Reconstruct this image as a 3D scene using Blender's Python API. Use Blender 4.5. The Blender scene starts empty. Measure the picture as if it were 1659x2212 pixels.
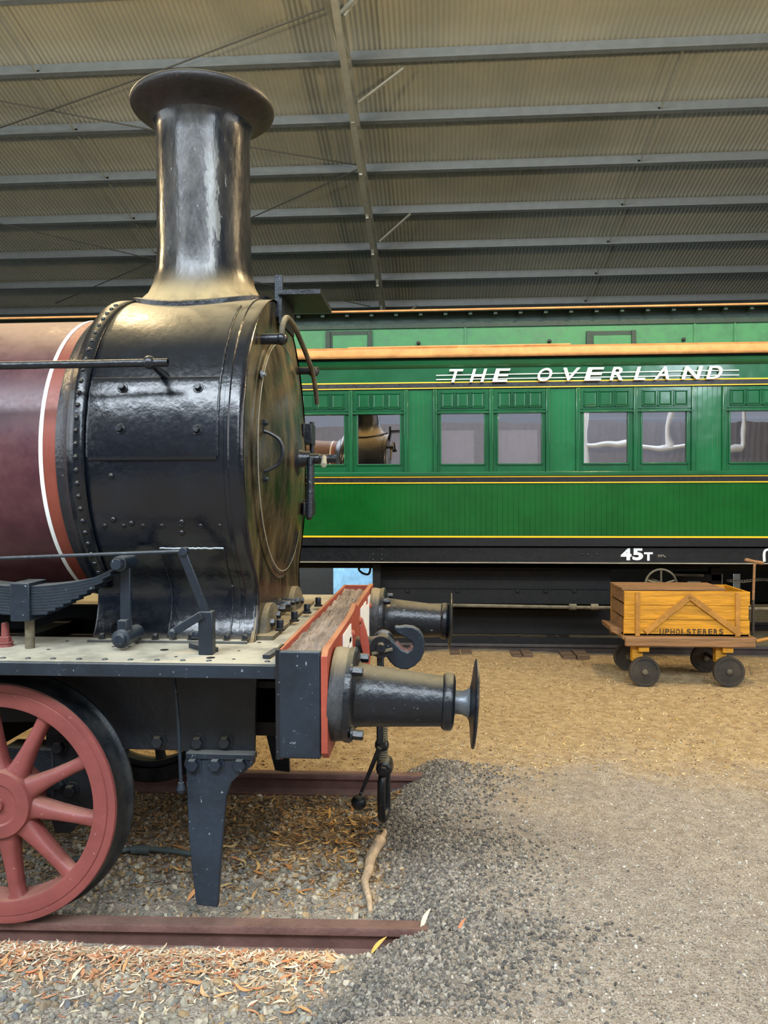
import bpy, bmesh, math, random
import numpy as np
from mathutils import Vector, Matrix, noise
R = math.radians
random.seed(7); rng = np.random.default_rng(7)
COL = bpy.context.scene.collection
# ------------------------------------------------------------------ camera
CAMZ = 1.78; F = 1660.0
psi, pit, rol = R(4.0), R(1.4), 0.0026
_f = Vector((-math.sin(psi)*math.cos(pit), math.cos(psi)*math.cos(pit), -math.sin(pit)))
_r0 = Vector((math.cos(psi), math.sin(psi), 0)); _u0 = _r0.cross(_f)
_r = _r0*math.cos(rol) - _u0*math.sin(rol); _u = _u0*math.cos(rol) + _r0*math.sin(rol)
C0 = Vector((0, 0, CAMZ))
cam = bpy.data.objects.new('camera', bpy.data.cameras.new('camera')); COL.objects.link(cam)
m = Matrix((_r, _u, -_f)).transposed().to_4x4(); m.translation = C0; cam.matrix_world = m
cam.data.sensor_fit = 'VERTICAL'; cam.data.sensor_height = 24; cam.data.lens = 24*F/2212
cam.data.clip_start = .05; cam.data.clip_end = 200
bpy.context.scene.camera = cam
def W(px, py, Y):                      # measured point of the photo, at the real distance Y
    d = _f + _r*((px-829.5)/F) - _u*((py-1106)/F)
    return C0 + d*(Y/d.y)
# ------------------------------------------------------------------ materials
def lin(c):
    if isinstance(c, str):
        c = [int(c[i:i+2], 16)/255 for i in (0, 2, 4)]
    return tuple((x/12.92 if x <= .04045 else ((x+.055)/1.055)**2.4) for x in c) + (1,)
class N:
    def __init__(s, name):
        s.m = bpy.data.materials.new(name); s.m.use_nodes = True
        s.t = s.m.node_tree; s.b = s.t.nodes['Principled BSDF']; s.o = s.t.nodes['Material Output']
    def n(s, typ, **kw):
        x = s.t.nodes.new(typ)
        for k, v in kw.items():
            if k.startswith('i_'): x.inputs[k[2:].replace('_', ' ')].default_value = v
            else: setattr(x, k, v)
        return x
    def l(s, a, b): s.t.links.new(a, b)
    def val(s, a, op, b, c=None, clamp=False):
        x = s.n('ShaderNodeMath', operation=op, use_clamp=clamp)
        for i, q in enumerate((a, b, c)):
            if q is None: continue
            if isinstance(q, (int, float)): x.inputs[i].default_value = q
            else: s.l(q, x.inputs[i])
        return x.outputs[0]
    def noise(s, scale, detail=4, rough=.6, vec=None, stretch=None):
        co = s.n('ShaderNodeTexCoord').outputs['Object'] if vec is None else vec
        if stretch:
            mp = s.n('ShaderNodeMapping'); mp.inputs['Scale'].default_value = stretch; s.l(co, mp.inputs[0]); co = mp.outputs[0]
        x = s.n('ShaderNodeTexNoise'); x.inputs['Scale'].default_value = scale
        x.inputs['Detail'].default_value = detail; x.inputs['Roughness'].default_value = rough
        s.l(co, x.inputs['Vector']); return x.outputs[0]
    def ramp(s, fac, a, b):
        x = s.n('ShaderNodeMapRange'); s.l(fac, x.inputs[0]); x.inputs[1].default_value = a; x.inputs[2].default_value = b
        x.interpolation_type = 'SMOOTHSTEP'; return x.outputs[0]
    def mix(s, fac, a, b, mode='MIX'):
        x = s.n('ShaderNodeMix', data_type='RGBA', blend_type=mode)
        if isinstance(fac, (int, float)): x.inputs[0].default_value = fac
        else: s.l(fac, x.inputs[0])
        for i, q in ((6, a), (7, b)):
            if isinstance(q, tuple): x.inputs[i].default_value = q
            else: s.l(q, x.inputs[i])
        return x.outputs[2]
    def bump(s, h, strength=.3, dist=.01, nrm=None):
        x = s.n('ShaderNodeBump'); x.inputs['Strength'].default_value = strength; x.inputs['Distance'].default_value = dist
        s.l(h, x.inputs['Height'])
        if nrm is not None: s.l(nrm, x.inputs['Normal'])
        return x.outputs[0]
def paint(name, col, rough=.35, var=.25, dust=0., dustcol='a89672', up=(.45, .95), bump=.15, bscale=30, metal=0., chips=0., chipcol='8a8a88', stretch=None, spec=.5, coat=0., side=0.):
    s = N(name); c = lin(col); n1 = s.noise(6, 5, .65, stretch=stretch); n2 = s.noise(45, 4, .6, stretch=stretch)
    dk = tuple(x*(1-var) for x in c[:3]) + (1,); lt = tuple(min(1, x*(1+var)) for x in c[:3]) + (1,)
    col_ = s.mix(s.ramp(n1, .3, .7), dk, lt)
    rg = s.val(n2, 'MULTIPLY_ADD', .25, rough-.1)
    if chips:
        f = s.ramp(n2, .70-chips*.1, .74-chips*.1); col_ = s.mix(f, col_, lin(chipcol))
    if dust or side:
        g = s.n('ShaderNodeNewGeometry'); sp = s.n('ShaderNodeSeparateXYZ'); s.l(g.outputs['Normal'], sp.inputs[0])
        u = s.ramp(sp.outputs[2], up[0], up[1])
        f = s.val(s.val(u, 'MULTIPLY', dust), 'MULTIPLY', s.val(s.ramp(n1, .2, .6), 'MULTIPLY_ADD', .6, .4))
        if side: f = s.val(f, 'ADD', s.val(s.ramp(n1, .35, .75), 'MULTIPLY', side), clamp=True)
        col_ = s.mix(f, col_, lin(dustcol)); rg = s.val(rg, 'ADD', s.val(f, 'MULTIPLY', .5), clamp=True)
    s.l(col_, s.b.inputs['Base Color']); s.l(rg, s.b.inputs['Roughness'])
    s.b.inputs['Metallic'].default_value = metal; s.b.inputs['Specular IOR Level'].default_value = spec
    s.b.inputs['Coat Weight'].default_value = coat; s.b.inputs['Coat Roughness'].default_value = .08
    if bump: s.l(s.bump(s.noise(bscale, 3, .55, stretch=stretch), bump, .01), s.b.inputs['Normal'])
    return s.m
M = {}
M['sb'] = paint('black_enamel', '0a0f17', .2, .3, dust=.85, dustcol='9c8a66', up=(.55, .98), bump=.22, bscale=20, spec=.55)
M['blk'] = paint('black_paint', '12161c', .32, .3, dust=.5, dustcol='8f8263', up=(.6, 1), bump=.3, bscale=40, chips=.25, chipcol='70767c')
M['blkmat'] = paint('dull_black_paint', '191d22', .55, .3, dust=.35, up=(.6, 1), bump=.3, bscale=50)
M['bluegrey'] = paint('dusty_blue_black_paint', '18222c', .38, .3, dust=.5, dustcol='8d8b80', up=(.5, 1), bump=.15, bscale=55, chips=.3, chipcol='7c868e')
M['door'] = paint('dusty_door_paint', '16150f', .2, .4, dust=.5, dustcol='8f7c56', up=(.1, .8), bump=.06, bscale=12, side=.38, stretch=(1, 1, .35))
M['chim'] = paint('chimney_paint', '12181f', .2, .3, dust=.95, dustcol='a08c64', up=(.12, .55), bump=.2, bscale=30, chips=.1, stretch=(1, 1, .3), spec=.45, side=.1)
M['rim'] = paint('rusty_rim', '1c1918', .5, .5, dust=.5, bump=.4, bscale=25, chips=.4, chipcol='4a2f28')
M['maroon'] = paint('maroon_paint', '46212a', .36, .15, dust=.8, dustcol='96795f', up=(.5, 1), bump=.05, bscale=10, side=.08)
M['brown'] = paint('red_brown_band', '7c3a2b', .45, .1, dust=.6, dustcol='96795f', up=(.55, 1), bump=.05)
M['white'] = paint('white_paint', 'e8e8e2', .5, .05, bump=.1)
M['red'] = paint('oxide_red_paint', '7c3f3a', .48, .12, dust=.35, dustcol='b08a72', up=(.5, 1), bump=.15, bscale=25, chips=.05, chipcol='a98075')
M['beamred'] = paint('beam_red_paint', '94412f', .5, .15, dust=.6, dustcol='b28a5e', up=(.5, 1), bump=.2, bscale=40)
M['tyre'] = paint('worn_tyre_steel', '1d2227', .38, .3, metal=.35, bump=.15, bscale=60, side=.25, dustcol='5d5a50')
M['board'] = paint('dusty_footplate', '4a4b48', .6, .3, dust=.95, dustcol='b3ab95', up=(.6, .95), bump=.4, bscale=18)
M['timber'] = paint('weathered_timber', '85776a', .95, .35, bump=1.0, bscale=26, stretch=(3.5, .4, 1), chips=.75, chipcol='2a2622')
M['pad'] = paint('cracked_packing_wood', '2c2d2e', .6, .5, dust=.6, bump=1., bscale=20, stretch=(2, .8, .8))
M['steel'] = paint('bare_worn_steel', '80868c', .4, .25, metal=.6, bump=.2, bscale=40)
M['dusty'] = paint('dusty_iron', '4b4536', .6, .4, dust=.6, bump=.4, bscale=50, side=.2)
M['rail'] = paint('rusty_rail_steel', '6d4f48', .48, .2, dust=.35, dustcol='8a7462', up=(.6, 1), metal=.25, bump=.3, bscale=60)
M['railfar'] = paint('dark_rusty_rail', '3d3430', .6, .3, dust=.3, bump=.3)
M['tan'] = paint('tan_gutter_paint', 'b58350', .55, .18, bump=.3, bscale=20, chips=.15, chipcol='6a4a30')
M['yellow'] = paint('yellow_lining', 'dfb010', .35, .05, bump=0)
M['cblack'] = paint('carriage_black', '0d0f11', .3, .3, bump=.15, bscale=20, dust=.2)
M['under'] = paint('sooty_underframe', '0c0b09', .8, .4, bump=.4, bscale=15)
M['edge'] = paint('dusty_flange_edge', '8f8a78', .6, .2)
M['clere'] = paint('faded_clerestory_green', '23683f', .5, .15, bump=.1, side=.3, dustcol='437f52')
M['eave_shade'] = paint('eave_shadow_green', '0d2a1f', .6, .2, bump=.1)  # green darkened to carry the shadow under the roof overhang
M['silver'] = paint('polished_letter_metal', 'e4e4e0', .3, .05, metal=.2, bump=0)
M['ochre'] = paint('yellow_ochre_boards', 'b67e14', .5, .25, bump=.5, bscale=10, stretch=(.5, 2, 5), chips=.25, chipcol='6b4310')
M['batten'] = paint('worn_yellow_batten', 'a06f26', .6, .25, bump=.4, bscale=14, chips=.5, chipcol='5b3c1c')
M['wood'] = paint('worn_brown_timber', '7a5836', .7, .3, bump=.6, bscale=12, stretch=(.4, 2, 4), chips=.3, chipcol='40301f')
M['oldwood'] = paint('grey_brown_timber', '5c4a3a', .85, .35, bump=.9, bscale=14, stretch=(.4, 2, 3))
M['wheelb'] = paint('dusty_black_wheel', '2b2620', .7, .3, side=.2, dustcol='6b5b42', bump=.3)
M['ink'] = paint('stencil_ink', '3a2814', .7, .2, bump=0)
M['purlin'] = paint('galvanised_purlin', '5c6262', .5, .1, metal=.1, bump=.05)
M['truss'] = paint('painted_truss_steel', '8b8c80', .5, .1, metal=.1, bump=.05)
M['cable'] = paint('dark_cable', '3a3a34', .5, .1)
M['wallm'] = paint('dark_wall_sheet', '2c2e2c', .7, .2, bump=.1)
M['bluesheet'] = paint('blue_sheet', '8fc0e6', .5, .2, chips=.5, chipcol='cfe0ee', bump=.1, bscale=8)
M['curtain'] = paint('brown_curtain', '6a3d30', .8, .2, bump=.6, bscale=30, stretch=(3, 1, .1))
M['reflection_blind'] = paint('pale_reflection_blind', 'a49aa8', .8, .06, bump=.1)  # blind colour that also carries the pale wall reflected in the panes
M['inter'] = paint('dark_interior', '35343a', .8, .1)
M['greypipe'] = paint('grey_green_pipe', '4c5654', .5, .2, bump=.2)
M['root'] = paint('dry_root_wood', 'b39c80', .8, .3, bump=.9, bscale=30, stretch=(2, 2, .4), chips=.3, chipcol='5d4634')
M['pipew'] = paint('white_pipe', 'f0f2f4', .4, .02, bump=0)
M['rag'] = paint('ochre_rag', '8a6a30', .9, .3, bump=1, bscale=40)
def worn_glint_patch(m):                            # pale grey strip: worn chimney paint with its reflected highlight painted in
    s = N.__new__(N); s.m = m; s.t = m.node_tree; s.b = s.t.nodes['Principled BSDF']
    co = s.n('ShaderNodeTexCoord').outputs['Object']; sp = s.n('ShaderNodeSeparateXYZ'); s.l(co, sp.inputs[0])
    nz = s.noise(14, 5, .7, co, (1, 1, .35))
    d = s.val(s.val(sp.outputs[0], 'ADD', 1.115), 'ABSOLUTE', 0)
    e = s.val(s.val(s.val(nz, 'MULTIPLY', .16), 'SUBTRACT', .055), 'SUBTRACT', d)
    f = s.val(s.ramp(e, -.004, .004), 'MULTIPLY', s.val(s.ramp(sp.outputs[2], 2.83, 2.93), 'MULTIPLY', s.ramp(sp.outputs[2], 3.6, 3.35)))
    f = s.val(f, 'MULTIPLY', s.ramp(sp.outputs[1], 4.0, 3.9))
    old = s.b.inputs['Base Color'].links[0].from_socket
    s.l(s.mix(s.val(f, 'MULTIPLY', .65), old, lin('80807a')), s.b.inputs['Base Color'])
worn_glint_patch(M['chim'])
def boards(name, col, pitch, rough=.16, strength=.6):
    s = N(name); c = lin(col); n1 = s.noise(2.2, 4, .6)
    s.l(s.mix(s.ramp(n1, .3, .7), tuple(x*.85 for x in c[:3])+(1,), tuple(x*1.15 for x in c[:3])+(1,)), s.b.inputs['Base Color'])
    s.b.inputs['Roughness'].default_value = rough; s.b.inputs['Specular IOR Level'].default_value = .6
    co = s.n('ShaderNodeTexCoord').outputs['Object']
    if pitch:
        sp = s.n('ShaderNodeSeparateXYZ'); s.l(co, sp.inputs[0])
        fr = s.val(s.val(sp.outputs[0], 'DIVIDE', pitch), 'FRACT', 0)
        d = s.val(s.val(fr, 'SUBTRACT', .5), 'ABSOLUTE', 0)
        g = s.val(s.ramp(d, .44, .5), 'MULTIPLY', -1.0)
        nb = s.bump(g, strength, .006)
        s.l(s.bump(s.noise(3, 2, .5), .12, .05, nb), s.b.inputs['Normal'])
    else:
        s.l(s.bump(s.noise(3, 2, .5), .1, .05), s.b.inputs['Normal'])
    return s.m
M['green'] = boards('gloss_green_paint', '124f30', 0)
M['greenb'] = boards('gloss_green_matchboard', '094a1a', .0585)
M['greenv'] = boards('green_panel_matchboard', '155b36', .052)
def glassm():
    s = N('window_glass'); s.t.nodes.remove(s.b)
    g = s.n('ShaderNodeBsdfGlossy'); g.inputs['Roughness'].default_value = .01; g.inputs['Color'].default_value = (.92, .9, .93, 1)
    s.l(s.bump(s.noise(2.5, 1, .4), .02, .08), g.inputs['Normal'])
    t = s.n('ShaderNodeBsdfTransparent'); t.inputs['Color'].default_value = (.9, .92, .92, 1)
    mx = s.n('ShaderNodeMixShader'); mx.inputs[0].default_value = .45
    s.l(t.outputs[0], mx.inputs[1]); s.l(g.outputs[0], mx.inputs[2]); s.l(mx.outputs[0], s.o.inputs[0]); return s.m
M['glass'] = glassm()
def roofm():
    s = N('zincalume_roof_sheet'); n1 = s.noise(.7, 4, .6)
    s.l(s.mix(s.ramp(n1, .3, .7), lin('9fa297'), lin('afb0a2')), s.b.inputs['Base Color'])
    s.b.inputs['Roughness'].default_value = .5; s.b.inputs['Metallic'].default_value = .3; return s.m
M['roof'] = roofm()
def attrmat(name, rough=.8):
    s = N(name); a = s.n('ShaderNodeAttribute', attribute_name='tint'); n1 = s.noise(60, 3, .6)
    s.l(s.mix(s.val(n1, 'MULTIPLY', .5), a.outputs['Color'], (.25, .2, .15, 1), 'MULTIPLY'), s.b.inputs['Base Color'])
    s.b.inputs['Roughness'].default_value = rough; return s.m
M['tint'] = attrmat('litter_tint')
def groundm():
    s = N('ground_earth'); co = s.n('ShaderNodeTexCoord').outputs['Object']
    sp = s.n('ShaderNodeSeparateXYZ'); s.l(co, sp.inputs[0])
    big = s.noise(1.3, 5, .6, co); mid = s.noise(14, 5, .65, co); fine = s.noise(120, 3, .7, co)
    tan = s.mix(s.ramp(mid, .35, .68), lin('a58c66'), lin('c7ae84'))
    tan = s.mix(s.ramp(fine, .60, .68), tan, lin('e4d0a2'))
    tan = s.mix(s.ramp(fine, .42, .34), tan, lin('735a3e'))
    gre = s.mix(s.ramp(mid, .35, .68), lin('9b8f80'), lin('b6aa9a'))
    gre = s.mix(s.ramp(fine, .58, .66), gre, lin('c2baac'))
    gre = s.mix(s.ramp(fine, .44, .36), gre, lin('5e5850'))
    # dry bark mulch gives way to crushed stone across a ragged line about 4.6 m out
    e = s.val(s.val(sp.outputs[1], 'ADD', s.val(s.val(big, 'SUBTRACT', .5), 'MULTIPLY', 2.2)), 'SUBTRACT', s.val(sp.outputs[0], 'MULTIPLY', .12))
    c = s.mix(s.ramp(e, 4.2, 5.4), gre, tan)
    s.l(c, s.b.inputs['Base Color']); s.b.inputs['Roughness'].default_value = .9; s.b.inputs['Specular IOR Level'].default_value = .2
    v = s.n('ShaderNodeTexVoronoi'); v.inputs['Scale'].default_value = 70; s.l(co, v.inputs['Vector'])
    h = s.val(s.val(v.outputs[0], 'MULTIPLY', -.6), 'ADD', s.val(mid, 'ADD', fine))
    s.l(s.bump(h, .9, .02), s.b.inputs['Normal']); return s.m
M['ground'] = groundm()
# ------------------------------------------------------------------ mesh helper
def ortho(d):
    d = d.normalized(); a = Vector((0, 0, 1)) if abs(d.z) < .9 else Vector((1, 0, 0))
    x = d.cross(a).normalized(); return x, d.cross(x).normalized()
class MB:
    def __init__(s): s.v = []; s.f = []
    def add(s, vs, fs):
        o = len(s.v); s.v += [tuple(v) for v in vs]; s.f += [tuple(i+o for i in f) for f in fs]; return s
    def box(s, x0, x1, y0, y1, z0, z1):
        vs = [(x, y, z) for x in (x0, x1) for y in (y0, y1) for z in (z0, z1)]
        return s.add(vs, [(0, 1, 3, 2), (4, 6, 7, 5), (0, 4, 5, 1), (2, 3, 7, 6), (0, 2, 6, 4), (1, 5, 7, 3)])
    def bar(s, a, b, w, h, up=(0, 0, 1)):   # box beam from a to b, w across, h along up
        a, b = Vector(a), Vector(b); d = (b-a).normalized(); u = Vector(up); x = d.cross(u).normalized(); u = x.cross(d).normalized()
        vs = [p + x*i*w/2 + u*j*h/2 for p in (a, b) for i, j in ((-1, -1), (1, -1), (1, 1), (-1, 1))]
        return s.add(vs, [(3, 2, 1, 0), (4, 5, 6, 7), (0, 1, 5, 4), (1, 2, 6, 5), (2, 3, 7, 6), (3, 0, 4, 7)])
    def lathe(s, o, d, prof, seg=48, cap=True, ph=0, sx=None):   # prof: (distance along d, radius)
        o = Vector(o); d = Vector(d).normalized(); x, y = ortho(d); vs = []; n = len(prof)
        for t, r in prof:
            for k in range(seg):
                a = 2*math.pi*k/seg + ph; vs.append(o + d*t + (x*math.cos(a) + y*math.sin(a))*r)
        fs = [(i*seg+k, i*seg+(k+1) % seg, (i+1)*seg+(k+1) % seg, (i+1)*seg+k) for i in range(n-1) for k in range(seg)]
        if cap: fs += [tuple(range(seg-1, -1, -1)), tuple((n-1)*seg+k for k in range(seg))]
        return s.add(vs, fs)
    def cyl(s, a, b, r, r2=None, seg=20):
        a, b = Vector(a), Vector(b); return s.lathe(a, b-a, [(0, r), ((b-a).length, r if r2 is None else r2)], seg)
    def hexa(s, p, d, r, h):
        d = Vector(d).normalized(); p = Vector(p)
        s.lathe(p, d, [(0, r*1.35), (h*.18, r*1.35)], 16); return s.lathe(p + d*h*.18, d, [(0, r), (h*.7, r), (h*.82, r*.86)], 6)
    def dome(s, p, d, r, h=None):
        h = h or r*.7; return s.lathe(p, d, [(-.004, r), (0, r), (h*.5, r*.86), (h*.85, r*.5), (h, r*.1)], 10)
    def ball(s, p, r, seg=24):
        return s.lathe(p, (0, 0, 1), [(-r*math.cos(math.pi*i/12), max(1e-4, r*math.sin(math.pi*i/12))) for i in range(13)], seg)
    def tube(s, pts, r, seg=12, sub=6, closed=False):
        pts = [Vector(p) for p in pts]
        if sub > 1 and len(pts) > 2:
            q = []; n = len(pts)
            for i in range(n if closed else n-1):
                p0 = pts[(i-1) % n] if closed or i else pts[0]; p1 = pts[i]; p2 = pts[(i+1) % n]; p3 = pts[(i+2) % n] if closed or i < n-2 else pts[-1]
                for k in range(sub):
                    t = k/sub; q.append(.5*((2*p1)+(p2-p0)*t+(2*p0-5*p1+4*p2-p3)*t*t+(3*p1-p0-3*p2+p3)*t**3))
            if not closed: q.append(pts[-1])
            pts = q
        n = len(pts); rr = r if isinstance(r, (list, tuple)) else None; vs = []; x = None
        for i, p in enumerate(pts):
            d = (pts[(i+1) % n]-pts[i-1]) if closed or 0 < i < n-1 else (pts[1]-pts[0] if i == 0 else pts[-1]-pts[-2])
            d.normalize()
            x = ortho(d)[0] if x is None else (x - d*x.dot(d)).normalized()
            y = d.cross(x); q = r if rr is None else rr[0] + (rr[1]-rr[0])*i/(n-1)
            vs += [p + (x*math.cos(2*math.pi*k/seg)+y*math.sin(2*math.pi*k/seg))*q for k in range(seg)]
        fs = [(i*seg+k, i*seg+(k+1) % seg, ((i+1) % n)*seg+(k+1) % seg, ((i+1) % n)*seg+k) for i in range(n if closed else n-1) for k in range(seg)]
        if not closed: fs += [tuple(range(seg-1, -1, -1)), tuple((n-1)*seg+k for k in range(seg))]
        return s.add(vs, fs)
    def prism(s, poly, off):               # planar polygon (3-D points) pushed along off
        n = len(poly); off = Vector(off); p = [Vector(q) for q in poly]
        return s.add(p + [q+off for q in p], [tuple(range(n-1, -1, -1)), tuple(range(n, 2*n))] + [(i, (i+1) % n, n+(i+1) % n, n+i) for i in range(n)])
    def strip(s, rows):                    # grid of rows of points
        n = len(rows[0]); vs = [p for r in rows for p in r]
        return s.add(vs, [(i*n+k, i*n+k+1, (i+1)*n+k+1, (i+1)*n+k) for i in range(len(rows)-1) for k in range(n-1)])
    def build(s, name, mat, parent=None, smooth=35, bevel=0, solid=0, seg=2):
        me = bpy.data.meshes.new(name); me.from_pydata(s.v, [], s.f); me.validate()
        bm = bmesh.new(); bm.from_mesh(me)
        bmesh.ops.recalc_face_normals(bm, faces=bm.faces); bm.to_mesh(me); bm.free()
        if smooth: me.shade_smooth(); me.set_sharp_from_angle(angle=R(smooth))
        if mat: me.materials.append(M[mat] if isinstance(mat, str) else mat)
        o = bpy.data.objects.new(name, me); COL.objects.link(o)
        if parent is not None: adopt(o, parent)
        if solid: q = o.modifiers.new('s', 'SOLIDIFY'); q.thickness = solid; q.offset = 0
        if bevel: q = o.modifiers.new('b', 'BEVEL'); q.width = bevel; q.segments = seg; q.limit_method = 'ANGLE'; q.angle_limit = R(40)
        return o
def adopt(o, p):
    root = p; t = Vector(p.location)
    while root.parent: root = root.parent; t = Vector(root.location)
    o.parent = p
    if p.parent is None: o.location = Vector(o.location) - t
def tag(o, label=None, cat=None, group=None, kind=None):
    if label: o['label'] = label
    if cat: o['category'] = cat
    if group: o['group'] = group
    if kind: o['kind'] = kind
    return o
def thing(name, label, cat, loc=(0, 0, 0), group=None):
    o = bpy.data.objects.new(name, None); COL.objects.link(o); o.location = loc; o.empty_display_size = .1
    return tag(o, label, cat, group)
def centre(o):                              # put a lone mesh's origin at its base
    me = o.data; n = len(me.vertices); a = np.empty(n*3); me.vertices.foreach_get('co', a); a = a.reshape(-1, 3)
    c = Vector(((a[:, 0].min()+a[:, 0].max())/2, (a[:, 1].min()+a[:, 1].max())/2, a[:, 2].min()))
    me.transform(Matrix.Translation(-c)); o.location = Vector(o.location)+c; return o
# ------------------------------------------------------------------ ground
def ss(a, b, x): t = min(1, max(0, (x-a)/(b-a))); return t*t*(3-2*t)
def railz(x): return -.035*min(1.3, max(0, (-.05-x)/1.74))
def edge(y): return -.30 + .12*math.sin(y*2.3+.4) + .05*math.sin(y*7) - (.16 if y < 3.05 else 0) + .1*ss(4.2, 4.8, y)
def gz(x, y):
    base = -.125 + (.045 if y < 3.08 else 0)*ss(3.1, 2.95, y)
    if y > 4.9: base = -.125 + .08*ss(4.9, 5.4, y)
    base += railz(x)*.6
    m_ = ss(edge(y)-.12, edge(y)+.32, x)
    z = base*(1-m_) + (.012 - .04*ss(.3, 2., x) - .03*ss(4.9, 7, y))*m_
    z -= .05*ss(8.0, 8.9, y)
    z += .035*math.exp(-((x-.04)/.16)**2)*(math.exp(-((y-3.12)/.3)**2)+math.exp(-((y-4.83)/.3)**2))
    return z + .012*noise.noise(Vector((x*2.1, y*2.1, 0))) + .006*noise.noise(Vector((x*9, y*9, 3)))
def axis_pts(a, b, near0, near1, fine, coarse):
    r = []; x = a
    while x < b: r.append(x); x += fine if near0 <= x < near1 else coarse
    return r + [b]
xs = axis_pts(-9, 11, -2.6, 2.6, .035, .3); ys = axis_pts(-7.9, 19.9, 2.4, 5.6, .035, .3)
mb = MB(); mb.strip([[(x, y, gz(x, y)) for x in xs] for y in ys])
fl = mb.build('floor', 'ground', smooth=180); tag(fl, kind='structure')
# ------------------------------------------------------------------ shed
RA, RB = 9.2 + CAMZ, -.25
def rz(y): return RA + RB*y
mb = MB(); n = int(24/.0762*6); cols = [-12 + 24*i/n for i in range(n+1)]
cor = [(.012*math.cos(2*math.pi*x/.0762)) for x in cols]
mb.strip([[(x, y, rz(y)+.03+c) for x, c in zip(cols, cor)] for y in (6, 10, 14, 20)])
mb.strip([[(x, y, rz(0)+.03+c) for x, c in zip(cols, cor)] if y == 0 else [(x, y, (rz(6) if y == 6 else rz(0)-2.05)+.03+c) for x, c in zip(cols, cor)] for y in (-8.2, 0, 6)])
tag(mb.build('ceiling', 'roof', smooth=60), kind='structure')
ORD = ['topmost', 'second', 'third', 'fourth', 'fifth', 'sixth', 'seventh', 'eighth', 'ninth']
for n_ in range(-1, 8):
    y = 11.2 + 1.2*n_ + .03; z = rz(y) + .015; mb = MB()
    prof = [(0, 0), (0, -.2), (-.065, -.2), (-.065, -.183)]; top = [(.07, .0)]
    pts = [(.075, -.002), (.0, -.002), (.0, -.195), (-.075, -.195), (-.075, -.17), (-.071, -.17), (-.071, -.191), (.004, -.191), (.004, -.006), (.075, -.006)]
    mb.prism([(-12, y+a, z+b + a*RB) for a, b in reversed(pts)], (24, 0, 0))
    o = centre(mb.build('roof_purlin', 'purlin', smooth=0))
    tag(o, f'long grey steel roof purlin under the corrugated sheeting, {ORD[n_+1]} from the top of the photo', 'beam', 'roof purlins')
def rp(px, py, dz=-.22):                    # a measured roof point dz below the sheeting
    d = W(px, py, 1.0) - C0; t = (RA + dz - CAMZ)/(d.z - RB*d.y); return C0 + d*t
# main rafter truss
tr = thing('roof_truss', 'steel lattice rafter running down the roof left of the middle', 'truss', (-1.4, 14, rz(14)-.5))
A0 = rp(738, 60, -.3); A1 = Vector((A0.x+.0, 19.6, 0)); tx = A0.x
def rline(y, d, x=None): return Vector((tx if x is None else x, y, rz(y)+d))
MB().bar(rline(6, -.27), rline(19.7, -.27), .12, .1).build('top_chord', 'truss', tr)
MB().bar(rline(6, -.62), rline(11.3, -.55), .09, .09).bar(rline(11.3, -.55), rline(19.7, -.42), .09, .09).build('bottom_chord', 'truss', tr)
k = 0; y = 9.4
while y < 19:
    MB().bar(rline(y, -.58), rline(y+.6, -.27), .05, .04).build('web_strut', 'truss', tr)
    MB().bar(rline(y+.6, -.27), rline(y+1.2, -.55), .05, .04).build('web_strut', 'truss', tr); y += 1.2
for (a, b) in (((775, 222), (872, 148)), ((820, 522), (887, 462)), ((742, 35), (770, 0)), ((885, 672), (900, 660))):
    p = rp(*a, -.5); q = rp(*b, -.2); MB().bar(p, q, .04, .03).build('fly_brace', 'truss', tr)
gs = thing('roof_truss', 'heavier lattice rafter meeting the near purlin at the top edge', 'truss', rp(715, 20))
MB().bar(rp(700, -30, -.5), rp(747, 118, -.32), .1, .1).build('chord', 'truss', gs)
MB().bar(rp(735, 30, -.45), rp(775, -10, -.3), .045, .045).build('web_strut', 'truss', gs)
# bridging rods between purlins
def rod(px, py, nn, lab):
    y0 = 11.2; p = rp(px, py, -.1); mb = MB(); t = thing('bridging_rod', lab, 'rod', (p.x, 14, rz(14)-.1))
    for i in range(nn, 8):
        ya = 11.2+1.2*(i-1)+.04; yb = ya+1.2
        MB().cyl((p.x, ya, rz(ya)-.12), (p.x, yb, rz(yb)-.12), .014, seg=8).build('rod_length', 'truss', t)
        MB().box(p.x-.03, p.x+.03, yb-.01, yb+.03, rz(yb)-.17, rz(yb)-.07).build('clip', 'truss', t)
rod(150, 262, 0, 'row of thin steel bridging rods between purlins at the left of the roof')
rod(1430, 225, 1, 'row of thin steel bridging rods between purlins at the right of the roof')
for a, b, lab in (((0, 218), (775, 357), 'thin bracing cable crossing behind the chimney from upper left'),
                  ((700, 18), (-20, 283), 'thin bracing cable sloping down left from the rafter at the top'),
                  ((775, 365), (120, 655), 'thin bracing cable sloping down left behind the chimney foot'),
                  ((-5, 482), (800, 662), 'thin bracing cable low on the roof running down to the carriage')):
    p, q = rp(*a, -.25), rp(*b, -.25); mid = (p+q)/2 - Vector((0, 0, .03))
    tag(centre(MB().tube([p, mid, q], .011, 6, 6).build('bracing_cable', 'cable')), lab, 'cable')
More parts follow.
